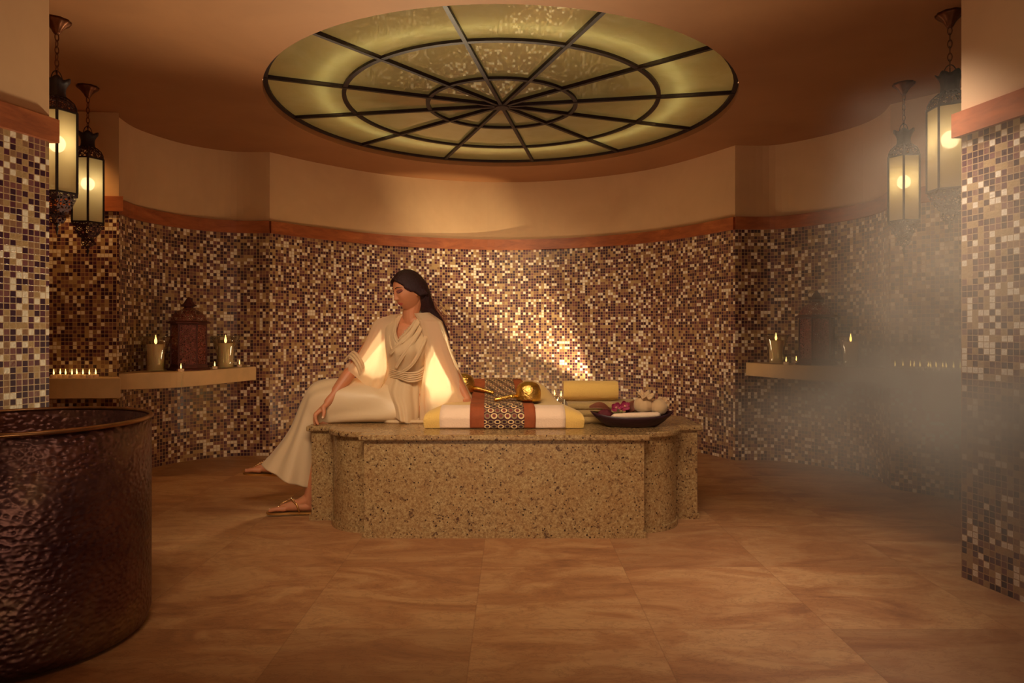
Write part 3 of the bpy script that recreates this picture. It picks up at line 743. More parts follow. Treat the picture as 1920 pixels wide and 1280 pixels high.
def kilim_mat():
    t = NT('ringed_weave'); sp = t.n('ShaderNodeSeparateXYZ'); t.l(t.uv(), sp.inputs[0])
    U = t.math('DIVIDE', sp.outputs[0], .0345); V = t.math('DIVIDE', sp.outputs[1], .0245)
    row = t.math('FLOOR', V); odd = t.math('MODULO', row, 2.0)
    U2 = t.math('ADD', U, t.math('MULTIPLY', odd, .5)); cell = t.math('FLOOR', U2)
    fx = t.math('SUBTRACT', t.math('FRACT', U2), .5); fy = t.math('SUBTRACT', t.math('FRACT', V), .5)
    d = t.math('SQRT', t.math('ADD', t.math('POWER', t.math('ABSOLUTE', fx), 2.0), t.math('POWER', t.math('ABSOLUTE', t.math('MULTIPLY', fy, 1.05)), 2.0)))
    ring = t.math('LESS_THAN', t.math('ABSOLUTE', t.math('SUBTRACT', d, .38)), .10)
    alt = t.math('MODULO', t.math('ADD', cell, t.math('MULTIPLY', t.math('FLOOR', t.math('DIVIDE', row, 2.0)), 1.0)), 2.0)
    cr = t.mix(alt, lin(222, 190, 138), lin(140, 118, 84))
    inner = t.mix(t.math('LESS_THAN', d, .28), lin(74, 28, 38), t.mix(t.math('MODULO', t.math('FLOOR', t.math('DIVIDE', row, 2.0)), 2.0), lin(46, 14, 32), lin(120, 56, 52)))
    c = t.mix(ring, inner, cr)
    t.l(c, t.bsdf.inputs['Base Color']); t.bsdf.inputs['Roughness'].default_value = .85
    t.bump(ring, .4, .003); return t.m
rn = empty('patterned_runner', (-.05, 3.8, SZ), 'rust suede runner with a ringed woven centre draped over the yellow towel cushion', 'runner')
o = drape('suede_band', M_['suede'], -.216, .122, -.235, .045, .008, 4.19, None, None, zfront=.509)
o.parent = rn; o.matrix_parent_inverse = Matrix.Translation(rn.location).inverted()
o = drape('woven_panel', kilim_mat(), -.143, .063, -.165, -.01, .0125, 4.17, None, None, zfront=.507)
o.parent = rn; o.matrix_parent_inverse = Matrix.Translation(rn.location).inverted()
# brass ladles
def ladle():
    r = empty('brass_ladle', (0, 0, 0)); mb = MB()
    out = [(.064, 0), (.0665, .010), (.068, .035), (.066, .058), (.058, .080), (.044, .093), (.026, .098)]
    mb.lathe([(.062, .001)] + out + [(.024, .101), (.012, .100), (.0005, .099)], n=40)
    mb.build('ladle_bowl', M_['brass'], r, smooth=True)
    mb = MB(); mb.tube([(-.062, 0, .020), (-.078, 0, .024), (-.10, 0, .023), (-.15, 0, .014), (-.185, 0, .008), (-.19, 0, .007)], [.008, .0115, .010, .0095, .011, .006], 12); mb.build('handle', M_['brass'], r, smooth=True)
    return r
ld = ladle(); ld.location = (.088, 3.665, .633); ld.rotation_euler = (0, 0, R(16)); tag(ld, 'hammered brass ladle upside down at the right end of the patterned runner', 'ladle', 'brass ladles')
l2 = copy_tree(ld); l2.location = (-.283, 3.90, .662); l2.rotation_euler = (0, R(-4), R(163)); tag(l2, 'brass ladle half hidden behind the woman\'s arm, handle pointing right', 'ladle', 'brass ladles')
# rolled towel on a folded towel
def spiral_roll(x0, x1, c, rad, mat, label, name='rolled_towel', turns=3.2, th=.016):
    y0, z0 = c; mb = MB(); pts = []
    N = 90
    for i in range(N + 1):
        t = i / N; a = 2 * PI * turns * t; q = .012 + (rad - .012) * t; pts.append((y0 + q * math.cos(-a + 2.4), z0 + q * math.sin(-a + 2.4)))
    inner = []
    for i, p in enumerate(pts):
        d = Vector((p[0] - y0, p[1] - z0)); d = d.normalized() * max(d.length - th * .8, .003); inner.append((y0 + d.x, z0 + d.y))
    nx = 10; R0 = []
    for k in range(nx + 1):
        x = x0 + (x1 - x0) * k / nx; e = min(k, nx - k) / nx; sh = 1 - .05 * max(0, 1 - e * 10)
        R0.append([(x, y0 + (y - y0) * sh, z0 + (z - z0) * sh) for y, z in pts + inner[::-1]])
    n = len(R0[0]); m = len(pts)
    vs = [v for r in R0 for v in r]; fs = []
    for i in range(nx):
        for k in range(n): fs.append((i * n + k, i * n + (k + 1) % n, (i + 1) * n + (k + 1) % n, (i + 1) * n + k))
    for base in (0, nx * n):
        for k in range(m - 1): fs.append((base + k, base + k + 1, base + n - 2 - k, base + n - 1 - k))
    mb.add(vs, fs); o = mb.build(name, mat, loc=((x0 + x1) / 2, y0, z0 - rad), auto=50); tag(o, label, 'towel'); return o
spiral_roll(.288, .592, (3.84, .6695), .0575, M_['towel'], 'rolled butter yellow towel lying on the folded beige towel')
mb = MB()
for k in range(3):
    z0 = SZ + .001 + k * .0362; y0 = 3.71 + .004 * k
    prof = [(y0 + .004, z0), (y0 - .006, z0 + .009), (y0 - .008, z0 + .018), (y0 - .006, z0 + .027), (y0 + .004, z0 + .0355), (3.98, z0 + .0355), (3.99, z0 + .018), (3.98, z0)]
    mb.loft([[(x, y, z) for y, z in prof] for x in (.298 + .003 * k, .31, .5, .70, .712 - .004 * k)])
tag(mb.build('folded_towel', M_['towel2'], loc=(.5, 3.85, SZ), auto=50), 'folded olive beige towel under the rolled yellow towel, behind the dark bowl', 'towel')
# dark wooden bowl and what is in it
bc = Vector((.632, 3.60, SZ))
def bowl_ring(a, b, z, e=0, zx=0, n=64): return [(bc.x + a * math.cos(t), bc.y + b * math.sin(t), bc.z + z + e * abs(math.cos(t)) ** 3) for t in [2 * PI * k / n for k in range(n)]]
mb = MB()
outr = [bowl_ring(.115, .050, 0), bowl_ring(.135, .064, .004), bowl_ring(.168, .085, .024, .004), bowl_ring(.200, .102, .044, .012), bowl_ring(.221, .112, .060, .022)]
innr = [bowl_ring(.213, .105, .060, .022), bowl_ring(.190, .093, .045, .012), bowl_ring(.155, .073, .026, .004), bowl_ring(.11, .048, .012)]
mb.loft(outr + innr)
bw = mb.build('wooden_bowl', simple('dark_stained_wood', lin(52, 24, 34), .42, 0, .35, 9, .25, stretch=(1, 5, 5)), smooth=True, loc=tuple(bc))
tag(bw, 'dark oval wooden bowl filled with spa things at the right end of the slab', 'bowl')
def inb(x, y, z): return (bc.x + x, bc.y + y, bc.z + z)
# rolled face cloth along the front of the bowl
mb = MB(); mb.tube([inb(-.115, -.045, .050), inb(-.10, -.047, .058), inb(-.02, -.052, .062), inb(.06, -.050, .064), inb(.125, -.042, .066), inb(.138, -.038, .064)], [.009, .015, .0165, .016, .0155, .011], 16)
tag(mb.build('face_cloth', M_['white'], smooth=True, loc=inb(0, -.05, .05)), 'rolled white face cloth at the front of the dark bowl', 'cloth')
# crumpled dark red cloth
red = simple('wine_red_cloth', lin(92, 22, 34), .8, 0, .2, 30, .3)
mb = MB(); rings = []
for i in range(13):
    th = PI / 2 * i / 12; ring = []
    for k in range(40):
        t = 2 * PI * k / 40; rr = math.cos(th) ; wv = 1 + .10 * math.sin(5 * t + 3 * i) * rr
        ring.append(inb(-.140 + .046 * rr * wv * math.cos(t), .003 + .040 * rr * wv * math.sin(t), .046 + .044 * math.sin(th) + .006 * math.sin(4 * t) * rr))
    rings.append(ring)
mb.loft(rings); tag(mb.build('red_cloth', red, smooth=True, loc=inb(-.145, 0, .03)), 'crumpled wine red cloth filling the left end of the dark bowl', 'cloth')
def leaf(name, base, tip, width, up, mat, label=None, parent=None, cat='leaf', curl=.2, fold=.15):
    base = Vector(base); tip = Vector(tip); t = tip - base; L = t.length; t.normalize(); s = t.cross(Vector(up)).normalized(); u = s.cross(t)
    rings = []; 
    for i in range(11):
        a = i / 10; w = width * math.sin(PI * min(a * .9 + .04, 1)) ** .8 * (1 - .15 * a); c = base + t * L * a + u * (math.sin(PI * a) * curl * L)
        top = []
        for k in range(9):
            q = -1 + k / 4; top.append(c + s * w * q + u * (abs(q) * fold * width + .0012 * (1 if k % 2 else -1)))
        bot = [v - u * .0012 for v in top[::-1]]
        rings.append([tuple(v) for v in top + bot])
    mb = MB(); mb.loft(rings); o = mb.build(name, mat, parent, smooth=True, loc=None if parent else tuple(base))
    if label: tag(o, label, cat)
    return o
brown = simple('dry_brown_leaf', lin(120, 66, 46), .6, 0, .3, 40, .2)
leaf('dry_leaf', inb(-.10, .050, .070), inb(-.222, .020, .098), .032, (0, -.6, 1), brown, 'pointed dry brown leaf sticking out of the left end of the bowl')
leaf('dry_leaf', inb(-.02, .055, .070), inb(.028, .050, .130), .030, (.2, -1, .2), brown, 'ribbed dry brown leaf standing between the orchid and the herbal ball')
# magenta orchid
orc = empty('orchid_flower', inb(-.072, .0, .098), 'magenta orchid blossoms lying in the middle of the bowl', 'flower')
mag = simple('magenta_petal', lin(150, 34, 76), .55, 0, .2, 40, .1); 
random.seed(11)
for (cx, cy, cz, tilt) in ((-.012, -.012, .003, 0), (.034, -.004, .010, .6)):
    for k in range(5):
        a = 2 * PI * k / 5 + tilt; dv = Vector((math.cos(a), -.35 + .1 * math.sin(a), math.sin(a) * .85)).normalized()
        leaf('petal', Vector((cx, cy, cz)), Vector((cx, cy, cz)) + dv * .030, .015, (0, -1, .3), mag, None, orc, curl=-.15)
    mb = MB(); mb.ball((cx, cy - .006, cz), .006, 6); mb.build('lip', simple('pale_lip', lin(214, 150, 120), .5), orc, smooth=True)
# green sprigs
sg = empty('green_sprig', inb(-.098, -.03, .062), 'sprig of small green leaves at the left front of the bowl', 'herb')
grn = simple('dusty_green_leaf', lin(98, 104, 46), .6, 0, .3, 60)
random.seed(5)
mb = MB()
for k in range(5):
    a = -1.2 + .55 * k; e = Vector((.05 * math.cos(a) - .0, -.012, .028 * math.sin(a) + .008)); mb.tube([(0, 0, 0), tuple(e * .5 + Vector((0, -.004, .003))), tuple(e)], .001, 5)
mb.build('stem', grn, sg)
mb = MB()
for k in range(60):
    a = -1.2 + .55 * random.randint(0, 4); q = random.uniform(.2, 1.05)
    c = Vector((.05 * math.cos(a) * q - random.uniform(0, .012), -.012 * q, (.028 * math.sin(a) + .008) * q)); dv = Vector((random.uniform(-1, 1), random.uniform(-.6, .2), random.uniform(-.6, 1))).normalized() * .011
    s_ = dv.cross(Vector((0, 1, 0))).normalized() * .0032
    mb.add([c, c + dv * .5 + s_ + Vector((0, -.001, 0)), c + dv, c + dv * .5 - s_], [(0, 1, 2, 3)])
lf = mb.build('foliage', grn, sg)
# small black bowl
mb = MB(); mb.shell([(.028, 0), (.040, .006), (.046, .022), (.047, .038)], .004, inb(.005, .008, .033), n=32)
tag(mb.build('black_bowl', simple('black_lacquer', lin(34, 14, 26), .3), smooth=True, loc=inb(.005, .008, .033)), 'small black round bowl in the middle of the oval bowl', 'bowl')
# wicker bundle base under the herbal balls keeps them at rim height: muslin compress balls
mus = cloth_mat('muslin', lin(206, 172, 130), 0, .85, .5, 26)
def compress(loc, rad, up, label, ruff):
    up = Vector(up).normalized(); M = Vector((0, 0, 1)).rotation_difference(up).to_matrix()
    r = empty('herbal_compress', loc, label, 'herbal ball', 'herbal compress balls')
    prof = [(0.0005, -rad)] + [(rad * math.cos(R(e)), rad * math.sin(R(e)) * .95) for e in (-75, -60, -45, -30, -15, 0, 15, 30, 45, 58)] + [(rad * .38, rad * .93), (rad * .26, rad * 1.02)]
    n = 48; rings = []
    for i, (q, z) in enumerate(prof):
        pl_ = max(0, (z / rad + .3)) * .05; rings.append([tuple(M @ Vector((q * (1 + pl_ * math.cos(9 * 2 * PI * k / n)) * math.cos(2 * PI * k / n), q * (1 + pl_ * math.cos(9 * 2 * PI * k / n)) * math.sin(2 * PI * k / n), z))) for k in range(n)])
    mb = MB(); mb.loft(rings); mb.build('ball', mus, r, smooth=True)
    mb = MB(); mb.tube([tuple(M @ Vector((rad * .27 * math.cos(t), rad * .27 * math.sin(t), rad * 1.02))) for t in [2 * PI * k / 20 for k in range(20)]], .0022, 6, closed=True); mb.build('string', mus, r)
    rings = []
    for i, (q, z) in enumerate([(.25, 1.0), (.42, 1.14), (.70, 1.24), (.86, 1.22), (.84, 1.20), (.66, 1.20), (.38, 1.10), (.20, 1.0)]):
        wv = max(0, q - .2) * ruff; rings.append([tuple(M @ Vector((rad * (q + wv * .20 * math.cos(7 * t)) * math.cos(t), rad * (q + wv * .20 * math.cos(7 * t)) * math.sin(t), rad * (z + wv * .35 * math.sin(7 * t + .6))))) for t in [2 * PI * k / 56 for k in range(56)]])
    mb = MB(); mb.loft(rings, cap0=False, cap1=False); mb.build('ruffle', mus, r, smooth=True)
    return r
compress(inb(.068, .038, .108), .052, (.08, -.35, .9), 'muslin herbal ball with ruffled top standing upright in the dark bowl', .9)
compress(inb(.146, .020, .098), .045, (.55, .75, .25), 'smooth round muslin herbal ball at the right end of the dark bowl', .6)
# small glass holder with tea lights behind the cushion
for i, (px, py, d) in enumerate(((1026, 745, 4.22), (1040, 740, 4.27), (1052, 745, 4.20))):
    q = P(px, py, d); zb = q.z
    mb = MB(); mb.shell([(.020, 0), (.022, .004), (.012, .012), (.010, .05), (.016, .065), (.024, .078), (.027, .102)], .002, (q.x, q.y, SZ), n=24)
    tag(mb.build('candle_glass', M_['glass'], smooth=True, loc=(q.x, q.y, SZ)), '%s small stemmed candle glass behind the yellow towel on the slab' % ('left', 'middle', 'right')[i], 'candle glass', 'candle glasses at the back of the slab')
    put_tl(q.x, q.y, SZ + .081, 'tea light in the %s candle glass at the back of the slab' % ('left', 'middle', 'right')[i], 'tea lights at the back of the slab', s=.95)
# ------------------------------------------------------------------ the seated woman
person = empty('person', P(757, 795, 3.86) * 1.0, 'woman in a cream draped dress sitting on the slab edge, legs crossed, eyes lowered', 'person')
person.location.z = SZ
def limb(mb, pts, n=16):
    """pts: (Vector, radius) joints, balls at the joints and cones between"""
    for i, (p, r) in enumerate(pts):
        mb.ball(p, r, 8)
        if i:
            q, s = pts[i - 1]; d = (p - q); L = d.length
            if L > 1e-4:
                k = (s - r) / L if abs(s - r) < L else 0; u = d / L; c = math.sqrt(max(0, 1 - k * k))
                mb.tube([q + u * (k * s), p + u * (k * r)], [s * c, r * c], n)
def remesh(mb, voxel, name, smooth_it=2, fac=.5):
    me = bpy.data.meshes.new(name); me.from_pydata(mb.v, [], mb.f)
    bm = bmesh.new(); bm.from_mesh(me); bmesh.ops.recalc_face_normals(bm, faces=bm.faces); bm.to_mesh(me); bm.free()
    o = bpy.data.objects.new(name, me); col.objects.link(o)
    m = o.modifiers.new('r', 'REMESH'); m.mode = 'VOXEL'; m.voxel_size = voxel; m.adaptivity = 0; m.use_smooth_shade = True
    if smooth_it:
        m2 = o.modifiers.new('s', 'SMOOTH'); m2.factor = fac; m2.iterations = smooth_it
    dg = bpy.context.evaluated_depsgraph_get(); ev = o.evaluated_get(dg); nm = bpy.data.meshes.new_from_object(ev)
    o.modifiers.clear(); o.data = nm; bpy.data.meshes.remove(me)
    nm.polygons.foreach_set('use_smooth', [True] * len(nm.polygons)); return o
def to_parent(o, parent):
    o.parent = parent; o.matrix_parent_inverse = Matrix.Translation(parent.location).inverted(); return o
# head frame
yaw = R(50); pit = R(15); HC = P(765, 545, 3.82); HS = 1.0
Fv = Vector((-math.sin(yaw) * math.cos(pit), -math.cos(yaw) * math.cos(pit), -math.sin(pit))).normalized()
Uv = (Vector((-.06, 0, 1)) - Fv * Vector((-.06, 0, 1)).dot(Fv)).normalized()
Rv = Uv.cross(Fv)                         # towards her right ear is -Rv or +Rv, the face is symmetric
def hw(x, y, z): return HC + (Rv * x + Fv * y + Uv * z) * HS
def g2(x, z, cx, cz, sx, sz): return math.exp(-((x - cx) / sx) ** 2 - ((z - cz) / sz) ** 2)
def head_pt(th, ph, cap=0.0):
    """th from crown down, ph around, 0 = face; returns head-frame x,y,z"""
    s = math.sin(th); ux = s * math.sin(ph); uy = s * math.cos(ph); uz = math.cos(th)
    x, y, z = ux * .0715, uy * (.090 if uy > 0 else .098), uz * (.108 if uz > 0 else .112)
    lo = max(0, -uz)
    x *= 1 - .30 * lo ** 1.6; y += -.002
    if uy > 0: y *= 1 - .03 * lo ** 2; x *= 1 - .05 * max(0, uy) * lo
    else: y *= 1 - .45 * lo ** 1.2
    if uy > 0:                                                   # facial relief
        f = uy ** .5; ax = abs(x)
        y -= .0035 * math.exp(-(x / .05) ** 2) * math.exp(-(z / .05) ** 2) * f   # flatten the face front
        nz = max(0, min(1, (.020 - z) / .050)); nose = (nz ** 1.3) * (1 if z > -.030 else max(0, 1 - (-.030 - z) / .010))
        y += (.004 * math.exp(-((z - .018) / .02) ** 2) * math.exp(-(x / .010) ** 2)) + .0215 * nose * math.exp(-(x / (.0065 + .0050 * nz)) ** 2) * f
        y += .005 * g2(ax, z, .0115, -.029, .0055, .007) * f      # nostrils
        y -= .0085 * g2(ax, z, .031, .013, .016, .0105) * f       # sockets
        y += .0050 * g2(ax, z, .031, .010, .0125, .0075) * f      # closed lids
        y += .0035 * g2(ax, z, .028, .032, .022, .007) * f        # brow
        y += .0045 * g2(ax, z, .040, -.022, .018, .018) * f       # cheek
        y += .0065 * g2(x, z, 0, -.0525, .020, .0050) * f + .0075 * g2(x, z, 0, -.0635, .017, .0055) * f
        y -= .0030 * g2(x, z, 0, -.0580, .024, .0020) * f
        y -= .0030 * g2(x, z, 0, -.0755, .020, .006) * f
        y += .0050 * g2(x, z, 0, -.0920, .018, .014) * f          # chin
    return x, y, z
def head_mb(mb, n=110):
    vs = []; fs = []; m = n * 2
    for i in range(n + 1):
        for k in range(m): vs.append(hw(*head_pt(PI * i / n, 2 * PI * k / m)))
    for i in range(n):
        for k in range(m): fs.append((i * m + k, (i + 1) * m + k, (i + 1) * m + (k + 1) % m, i * m + (k + 1) % m))
    mb.add(vs, fs)
def face_on(x, z, lift=0.0):
    """point of the face surface above head-frame (x, z)"""
    best = None
    lo, hi = 0.02, PI - .02; ph = 0
    # solve theta, phi by a small search
    th = math.acos(max(-1, min(1, z / .11))); ph = math.asin(max(-.99, min(.99, x / (.0715 * max(.2, math.sin(th))))))
    for _ in range(30):
        a, b, c = head_pt(th, ph); th += (c - z) / .11 * .8 / max(.3, math.sin(th)); ph += (x - a) / .07 * .8
    a, b, c = head_pt(th, ph); return hw(a, b + lift, c)
mb = MB(); head_mb(mb)
# ears
for s in (-1, 1):
    M = Matrix((Rv, Fv, Uv)).transposed()
    mb.ball(hw(.068 * s, -.010, -.012), .024, 8, sc=(.32, .62, 1.15), M=M)
# neck, chest, torso
nb = P(772, 601, 3.86)
limb(mb, [(hw(0, -.030, -.055), .048), (P(770, 586, 3.85), .047), (nb, .051)])
ShR = P(724, 609, 3.955); ShL = P(808, 611, 3.835)
limb(mb, [(nb, .05), ((nb + ShL) / 2 + Vector((0, 0, -.022)), .050), (ShL, .046)]); limb(mb, [(nb, .05), ((nb + ShR) / 2 + Vector((0, 0, -.022)), .050), (ShR, .046)])
for c, r, sc in ((P(768, 632, 3.885), .125, (1.02, .74, .85)), (P(768, 662, 3.89), .128, (.98, .78, 1.0)), (P(763, 702, 3.90), .105, (1.05, .85, 1.1)), (P(757, 745, 3.90), .150, (1.05, .95, .82)), (P(757, 765, 3.90), .155, (1.1, 1.0, .60))):
    mb.ball(c, r, 14, sc=sc)
mb.ball(P(745, 657, 3.825), .052, 10); mb.ball(P(780, 660, 3.81), .050, 10)
# arms
ElR = P(664, 688, 3.80); WrR = P(615, 754, 3.69); ElL = P(842, 690, 3.80); WrL = P(876, 748, 3.76)
limb(mb, [(ShR, .045), ((ShR * .5 + ElR * .5), .040), (ElR, .034), (ElR * .7 + WrR * .3, .036), (WrR, .022)])
limb(mb, [(ShL, .045), ((ShL * .5 + ElL * .5), .040), (ElL, .034), (ElL * .7 + WrL * .3, .035), (WrL, .022)])
# legs
HipN = P(750, 768, 3.83); HipF = P(752, 762, 3.98); KnC = P(604, 737, 3.84); AnC = P(530, 866, 3.87); KnS = P(612, 768, 3.76); AnS = P(580, 936, 3.75); AnS.z = .083
limb(mb, [(HipF, .085), (KnC, .056), (KnC + Vector((0, 0, -.05)), .053), (KnC * .62 + AnC * .38 + Vector((.02, 0, 0)), .053), (AnC, .031)])
limb(mb, [(HipN, .083), (KnS, .055), (KnS * .62 + AnS * .38 + Vector((.02, 0, 0)), .050), (AnS, .032)])
def foot(mb, an, toe, sole_n):
    """an ankle centre, toe: front of the sole; sole normal up"""
    d = (toe - an); up = Vector(sole_n).normalized(); d = (d - up * d.dot(up)); L = d.length; f = d.normalized(); s = f.cross(up)
    base = an - up * .068
    heel = base - f * .035
    limb(mb, [(an, .032), (base + up * .030 - f * .018, .027)])
    limb(mb, [(base + up * .030 - f * .018, .027), (base + f * .06 + up * .030, .028), (base + f * (L * .70) + up * .020, .020)])
    limb(mb, [(an + f * .01, .030), (base + f * .05 + up * .045, .025), (base + f * (L * .70) + up * .022, .018)])
    for k, (off, ln, r) in enumerate(((-.026, 1.0, .0115), (-.009, .97, .0085), (.004, .93, .0080), (.016, .88, .0075), (.027, .82, .0070))):
        sd = s * off * SIDE
        limb(mb, [(base + f * (L * .62) + sd * .8 + up * .018, .015), (base + f * (L * .84 * ln) + sd + up * .018, r * 1.05), (base + f * (L * .98 * ln) + sd + up * .011, r)])
        toes.append((base + f * (L * .985 * ln) + sd + up * (.011 + r * .75), r, f, s, up))
    return base, f, s, up, L
toes = []; SIDE = 1
ToeS = P(507, 962, 3.725); ToeC = P(463, 884, 3.86)
upC = Vector((.10, -.10, 1.0)); 
footS = foot(mb, AnS, ToeS, (0.03, 0, 1)); footC = foot(mb, AnC, ToeC, upC)
# hands
def hand(mb, wr, kn, spread, fingers, thumb):
    """wrist, centre of the knuckles, spread vector across the palm, finger chains relative to each knuckle"""
    n_ = (kn - wr).normalized()
    for k in range(4):
        q = kn + spread * ((k - 1.5) / 3.0)
        limb(mb, [(wr + spread * ((k - 1.5) / 3.0) * .55, .0150), ((wr + q) / 2 + spread * ((k - 1.5) / 3.0) * .12, .0125), (q, .0105)], 10)
        pts = [(q, .0100)]; c = q
        for (dv, r) in fingers[k]:
            c = c + Vector(dv); pts.append((c, r))
        limb(mb, pts, 10); tips.append((c, pts[-2][0]))
    b = wr + n_ * .018 - spread * .42; pts = [(wr + n_ * .005 - spread * .15, .0155), (b, .0135)]; c = b
    for (dv, r) in thumb: c = c + Vector(dv); pts.append((c, r))
    limb(mb, pts, 10); tips.append((c, pts[-2][0]))
tips = []
KnR = P(592, 776, 3.665)
# right hand: fingertips on the slab edge, thumb hanging free on the near side
sp = Vector((-.012, .060, .004)) * 1.05
hand(mb, WrR + Vector((-.010, 0, -.012)), KnR, sp,
     [[((.004, -.004, -.026), .0085), ((.012, -.004, -.020), .0075)], [((-.004, -.004, -.030), .0088), ((.004, -.004, -.021), .0075)],
      [((-.006, .0, -.029), .0085), ((.002, .0, -.020), .0072)], [((-.004, .004, -.024), .0078), ((.003, .002, -.018), .0066)]],
     [((.008, -.012, -.026), .0105), ((-.004, -.008, -.024), .0088)])
# left hand: flat on the towel behind her
KnL = WrL + Vector((.030, -.045, -.030))
hand(mb, WrL + Vector((.004, -.006, -.010)), KnL, Vector((.048, .034, -.004)),
     [[((.010, -.026, -.006), .0085), ((.008, -.022, -.006), .0075)], [((.014, -.028, -.005), .0086), ((.010, -.022, -.006), .0075)],
      [((.016, -.024, -.005), .0083), ((.012, -.018, -.005), .0072)], [((.018, -.018, -.004), .0076), ((.012, -.012, -.004), .0066)]],
     [((-.016, -.020, -.010), .0105), ((-.008, -.022, -.004), .0088)])
body = remesh(mb, .0028, 'body', 3, .5); body.data.materials.append(M_['skin']); body.data.materials.append(M_['lips']); body.data.materials.append(M_['shadow_lid'])
to_parent(body, person)
Minv = Matrix((Rv, Fv, Uv))
for p in body.data.polygons:
    q = Minv @ (p.center - HC)
    if q.y > .05 and abs(q.x) < .06 and abs(q.z) < .09:
        ax = abs(q.x)
        w_ = .0235
        if ax < w_ and -.0705 + (ax / w_) ** 2 * .010 < q.z < -.0475 - (ax / w_) ** 2 * .0085: p.material_index = 1
        if ((ax - .031) / .0185) ** 2 + ((q.z - .0115) / .0085) ** 2 < 1: p.material_index = 2
# lashes and brows
mb = MB()
for s in (-1, 1):
    pts = [face_on(s * (.016 + .030 * t), .0065 - .0055 * math.sin(PI * t) + .003 * t, .0012) for t in [i / 8 for i in range(9)]]
    mb.tube(pts, [.0008, .0014, .0017, .0019, .002, .002, .0019, .0016, .001], 6)
to_parent(mb.build('eyelashes', M_['hair'], smooth=True), person)
mb = MB()
for s in (-1, 1):
    pts = [face_on(s * (.012 + .038 * t), .029 + .0065 * math.sin(PI * min(1, t * .95 + .02)) - .003 * t, .0006) for t in [i / 8 for i in range(9)]]
    mb.tube(pts, [.0018, .0023, .0024, .0023, .0021, .0019, .0016, .0012, .0006], 6)
to_parent(mb.build('eyebrows', M_['hair'], smooth=True), person)
# earring
mb = MB(); mb.ball(hw(-.0745, -.006, -.034), .0035, 8); mb.ball(hw(.0745, -.006, -.034), .0035, 8); tag(to_parent(mb.build('earrings', M_['gold'], smooth=True), person), 'small gold ear studs')
# nails
mb = MB()
for c, r, f, s, up in toes: mb.ball(c + up * .0005, r * .62, 6, sc=(1, 1, 1), M=Matrix((f * 1.1, s * .8, up * .35)).transposed())
to_parent(mb.build('toenails', M_['nail'], smooth=True), person)
c, prev = tips[4]; mb = MB(); d = (c - prev).normalized(); nrm = Vector((0, -1, .2)); nrm = (nrm - d * nrm.dot(d)).normalized(); mb.ball(c + nrm * .0062, .0068, 6, M=Matrix((d * 1.1, d.cross(nrm) * .8, nrm * .4)).transposed())
to_parent(mb.build('thumbnail', M_['nail'], smooth=True), person)
# hair
mb = MB(); n = 90; m = 180; vs = []; idx = {}
def hair_line(x, y, z):
    """True where hair covers the head"""
    if y < .000: return z > -.075 + 2.2 * (y + .045) if y > -.045 else True
    ax = abs(x); 
    top = .078 - (ax / .060) ** 2 * .058 - .55 * max(0, ax - .048)
    return z > top
for i in range(n + 1):
    for k in range(m):
        x, y, z = head_pt(PI * i / n, 2 * PI * k / m)
        if hair_line(x, y, z):
            L = math.sqrt(x * x + y * y + z * z); th = .013 if z > .03 else .011
            part = math.exp(-(x / .0035) ** 2) * (1 if y > -.04 and z > 0 else 0)
            mb_r = .010 * (1 - .45 * part)
            c = hw(x * (1 + .005 / L), y * (1 + .005 / L), z * (1 + .005 / L))
            mb.ball(c, mb_r, 3) if (i % 3 == 0 and k % 4 == 0) else None
hairmb = mb
# falling mass behind her left shoulder, lofted as flattened tubes
def fall(pts, nn=20):
    rings = []
    for p, a, b, ax in pts:
        ax = Vector(ax).normalized(); bx = Vector((0, 1, 0)); rings.append([p + ax * (a * math.cos(t)) + bx * (b * math.sin(t)) for t in [2 * PI * j / nn for j in range(nn)]])
    hairmb.loft(rings)
fall([(P(779, 516, 3.85), .030, .05, (1, 0, 0)), (P(784, 530, 3.86), .050, .07, (1, 0, .0)), (P(788, 548, 3.87), .056, .072, (1, 0, .1)), (P(794, 566, 3.88), .052, .062, (1, 0, .2)), (P(801, 582, 3.90), .047, .05, (1, 0, .3)),
      (P(814, 595, 3.91), .036, .036, (1, 0, .5)), (P(825, 606, 3.90), .025, .026, (1, 0, .6)), (P(835, 619, 3.89), .014, .016, (1, 0, .6)), (P(844, 636, 3.88), .003, .004, (1, 0, .6))])
# locks framing the near side of the face, from the parting over the ear
NS = -1 if (hw(-.06, 0, 0) - hw(.06, 0, 0)).y < 0 else 1         # sign of the near side
def lock(pts, r): 
    for a in range(len(pts) - 1): limb(hairmb, [(hw(NS * pts[a][0], pts[a][1], pts[a][2]), r[a]), (hw(NS * pts[a + 1][0], pts[a + 1][1], pts[a + 1][2]), r[a + 1])], 8)
for j in range(5):
    o_ = j * .012
    lock([(.004, .074 - o_ * 1.5, .084 + o_ * .25), (.030, .070 - o_, .070 + o_ * .4), (.052, .048 - o_, .044 + o_ * .3), (.066, .022 - o_, .014), (.075, .000 - o_, -.008), (.078, -.020 - o_, -.035)], [.007, .009, .010, .011, .010, .009])
    lock([(-.004, .074 - o_ * 1.5, .084 + o_ * .25), (-.030, .070 - o_, .070 + o_ * .4), (-.052, .046 - o_, .044 + o_ * .3), (-.066, .018 - o_, .014), (-.075, -.008 - o_, -.016), (-.070, -.030 - o_, -.055)], [.007, .009, .010, .011, .010, .009])
hr = remesh(hairmb, .0040, 'hair', 10, .6); hr.data.materials.append(M_['hair']); to_parent(hr, person)
mb = MB(); random.seed(3)
